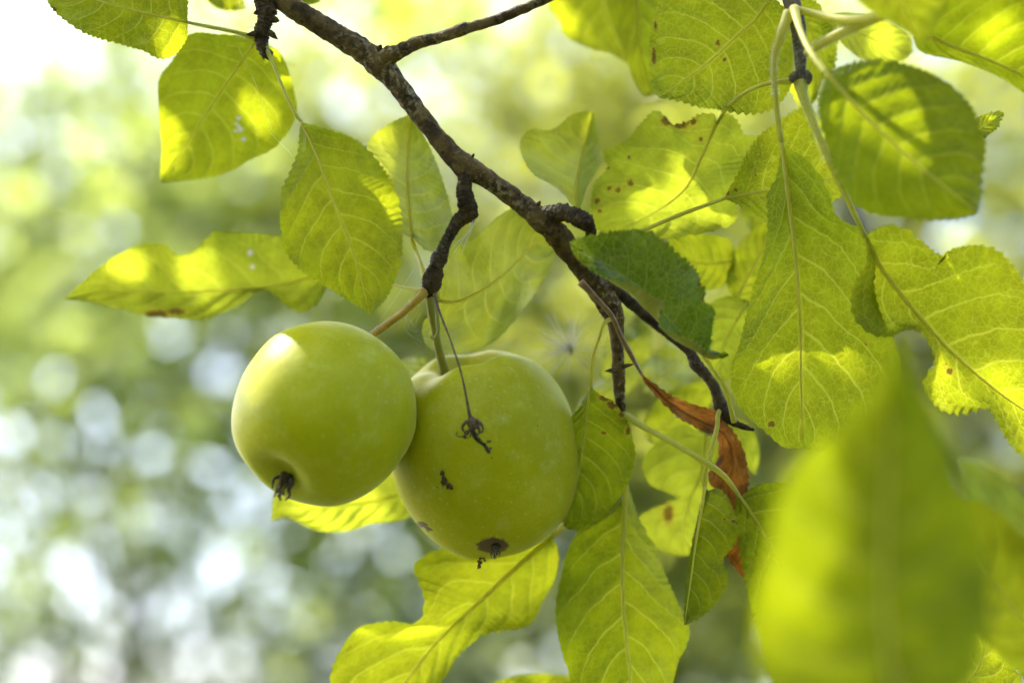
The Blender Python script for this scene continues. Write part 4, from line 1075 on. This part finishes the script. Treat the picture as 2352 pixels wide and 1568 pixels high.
# ------------------------------------------------------------------ short hairs on the downy shoot and leaf stalks
def hairs(parent, pts, n, ln=0.0011, seed=0):
    r = random.Random(seed)
    S = spline(pts, 60)
    mb = MB()
    for i in range(n):
        u = r.uniform(0, 58.9)
        k = int(u); f = u - k
        g = S[k] * (1 - f) + S[k + 1] * f
        p = px(g[0], g[1], g[2])
        t = (px(*S[k + 1][:3]) - px(*S[k][:3])).normalized()
        o = t.orthogonal().normalized()
        a = r.uniform(0, 6.28)
        dirv = (o * math.cos(a) + t.cross(o) * math.sin(a)).normalized()
        p = p + dirv * g[3] * unit(g[2]) * 0.95
        e = p + (dirv + t * r.uniform(-0.6, 0.6)).normalized() * ln * r.uniform(0.4, 1.2)
        mb.tube([p, e], [0.00004, 0.00001], sides=3, cap=False)
    o = mb.build('fine_hairs', M['fuzz'], parent)
    o['kind'] = 'stuff'
hairs(shoot, [(1826, 30, D - 0.008, 18), (1834, 70, D - 0.010, 17), (1838, 120, D - 0.011, 15), (1838, 190, D - 0.012, 12), (1846, 225, D - 0.014, 11), (1872, 290, D - 0.016, 8), (1905, 370, D - 0.017, 8)], 1400, seed=1)
hairs(shoot, [(1800, 60, D - 0.012, 11), (1794, 80, D - 0.013, 11), (1778, 140, D - 0.014, 7), (1781, 220, D - 0.014, 6.5)], 450, seed=2)
hairs(shoot, [(1850, 124, D - 0.014, 8), (1880, 104, D - 0.018, 11), (1940, 72, D - 0.026, 12), (2005, 44, D - 0.034, 11)], 600, seed=3)
hairs(branch, [(590, 88, D, 4), (540, 74, D - 0.002, 4), (480, 62, D - 0.004, 4), (432, 52, D - 0.004, 4)], 500, seed=4)
hairs(appA, [(955, 692, D - 0.002, 9), (925, 718, D, 8.5), (890, 744, D + 0.003, 9), (862, 764, D + 0.008, 9)], 500, 0.0008, seed=5)

# ------------------------------------------------------------------ the apple tree's crown overhead, unseen, its leaves placed to shape sun and shade
SUNNY = [(402, 108, D, 17), (905, 500, D - 0.008, 17), (840, 645, D - 0.01, 9), (290, 610, D + 0.05, 14), (455, 626, D + 0.05, 18), (800, 1150, D + 0.055, 38), (720, 1160, D + 0.055, 14),  # spots that the overhead leaves are cleared from, so sun reaches them
         (608, 792, D - 0.02, 40), (585, 845, D - 0.02, 24), (640, 770, D - 0.016, 20), (1590, 420, D + 0.025, 14), (1500, 482, D + 0.03, 16), (1655, 492, D + 0.02, 9), (1912, 205, D - 0.045, 15), (1960, 208, D - 0.046, 8),
         (2078, 240, D - 0.05, 7), (2062, 312, D - 0.05, 8), (2290, 80, D - 0.02, 10), (2030, 95, D + 0.03, 14), (2150, 575, D - 0.014, 9), (2165, 885, D - 0.01, 13), (2335, 905, D - 0.006, 14),
         (1848, 1080, 0.335, 44), (1828, 1180, 0.333, 44), (1818, 1260, 0.332, 28), (1805, 1460, 0.33, 50), (2095, 820, D + 0.03, 16), (2290, 1440, D - 0.004, 20), (1000, 85, D, 14), (1100, 50, D, 18), (1200, 15, D, 18),
         (872, 335, D + 0.030, 14), (975, 262, D - 0.002, 9), (1040, 345, D - 0.002, 8), (1150, 425, D - 0.002, 9), (1225, 480, D - 0.002, 8), (760, 60, D - 0.002, 9), (700, 22, D - 0.002, 9)]
def crown_overhead():
    r = np.random.default_rng(21)
    e = empty('apple_tree_crown', (-1.6, 1.0, 0.0), 'unseen leafy crown of the apple tree overhead, leaves placed to shape sun patches', 'tree')
    trunk = spline([(-1.6, 1.0, 0.0), (-1.57, 0.98, 0.7), (-1.5, 0.85, 1.4), (-1.25, 0.6, 2.0), (-0.9, 0.3, 2.45), (0.0, -0.1, 2.7)], 24)
    MB().tube([Vector(p) for p in trunk], list(np.linspace(0.07, 0.02, 24)), sides=14, rough=0.12, freq=30).build('trunk', M['bark_far'], e)
    tree = BVHTree.FromPolygons(SURF_V, SURF_F)
    tgt = []
    for a, b, d, rad in SUNNY:
        o = px(a, b, 0.1)
        loc = tree.ray_cast(o, (px(a, b, 1.0) - o).normalized())[0]
        p = px(a, b, d)
        if loc is not None and abs((loc - p).dot(FWD)) < 0.04:
            p = loc
        tgt.append((p, rad * unit((p - CAM).dot(FWD))))
    Q = np.array([tuple(q) for q, _ in tgt]); QR = np.array([rad for _, rad in tgt]); SN = np.array(SUN)
    c0, fw, rt, upv = (np.array(v) for v in (CAM, FWD, RGT, UPV))
    def keep(V):
        ok = np.ones(len(V), bool)
        W = []
        for u in np.linspace(0, 1, 9):
            wgt = np.interp(u, (0, 0.35, 0.7, 1), (0, 1, 0.75, 0))
            cl = V[:, 0] * (1 - u) + V[:, 3] * u
            el = (V[:, 1] - (V[:, 0] * 0.65 + V[:, 3] * 0.35)) * wgt
            er = (V[:, 5] - (V[:, 0] * 0.65 + V[:, 3] * 0.35)) * wgt
            W += [cl, cl + el, cl + er, cl + el * 0.5, cl + er * 0.5]
        W = np.stack(W, 1)
        for q, rad in zip(Q, QR):
            v = W - q
            s = v @ SN
            lat = np.linalg.norm(v - s[..., None] * SN, axis=2)
            ok &= ~((s > 0) & (lat < rad + 0.004)).any(axis=1)
        v = V - c0
        d = v @ fw
        gx = (v @ rt) / (K * np.maximum(d, 0.02)); gy = (v @ upv) / (K * np.maximum(d, 0.02))
        ok &= ~((d > 0.02) & (np.abs(gx) < PW / 2 + 160) & (np.abs(gy) < PH / 2 + 160)).any(axis=1)
        return ok
    n1, n2 = 24000, 1300
    SH = []  # small blades added in the sun's path to darken chosen spots
    for a, b, rad in ((560, 230, 40), (620, 280, 40), (610, 170, 40), (500, 300, 40), (640, 220, 30), (2010, 265, 30), (2050, 390, 45), (1960, 340, 35), (2120, 300, 40), (2000, 320, 30), (380, 640, 30), (330, 640, 20),
                      (540, 600, 40), (640, 600, 40), (2000, 1250, 60), (2000, 1400, 70), (2100, 1500, 80), (1960, 1100, 50), (1540, 340, 40), (1480, 380, 40)):
        o = px(a, b, 0.1)
        loc = tree.ray_cast(o, (px(a, b, 1.0) - o).normalized())[0]
        if loc is None:
            continue
        for _ in range(60):
            SH.append(tuple(loc + SUN * r.uniform(0.45, 0.9) + Vector(r.uniform(-1, 1, 3)) * rad * unit((loc - CAM).dot(FWD))))
    SH = np.array(SH)
    g = np.stack([r.uniform(-300, 2650, n1), r.uniform(-300, 1800, n1), r.uniform(0.28, 0.66, n1)], 1)
    A = np.array([tuple(px(*q)) for q in g]) + SN * r.uniform(0.42, 1.15, n1)[:, None]  # leaves set along the sun direction to shade the branch
    A = A[A[:, 2] > 1.3]
    B = np.stack([r.uniform(-2.0, 2.0, n2), r.uniform(-2.0, 1.4, n2), r.uniform(2.05, 2.85, n2)], 1)  # wider layer added overhead to dim the sky light
    leaf_mass('crown', np.concatenate([A[:3500], B]), 0.058, M['canopy'], e, up=0.75, droop=0.1, seed=5, keep=keep)
    leaf_mass('small_shade_leaves', A[3500:12500], 0.032, M['canopy'], e, up=0.75, droop=0.1, seed=6, keep=keep)  # added small blades that close the shade between sun patches
    leaf_mass('tiny_shade_leaves', np.concatenate([A[12500:], SH]), 0.017, M['canopy'], e, up=0.75, droop=0.1, seed=7, keep=keep)  # added tiny blades that block sun around the patches
    lb = MB()
    for k in B[::60]:
        s = trunk[np.argmin(np.linalg.norm(trunk - k, axis=1))]
        S = spline([s, (s + k) / 2 + np.array([0, 0, 0.05]), k], 7)
        free = True
        for p in spline(S, 40):
            g = to_grid(Vector(p))
            if g and -80 < g[0] < PW + 80 and -80 < g[1] < PH + 80:
                free = False
            v = p - Q
            sv = v @ SN
            if ((np.linalg.norm(v - sv[:, None] * SN, axis=1) < QR + 0.006) & (sv > 0)).any():
                free = False
        if free:
            lb.tube([Vector(p) for p in S], list(np.linspace(0.006, 0.002, 7)), sides=6)
    lb.build('limbs', M['bark_far'], e)
M['canopy'] = simple_leaf_material('canopy_leaf', (0.52, 0.58, 0.03), (0.05, 0.09, 0.01), 0.65, 0.45, 0.3)
crown_overhead()
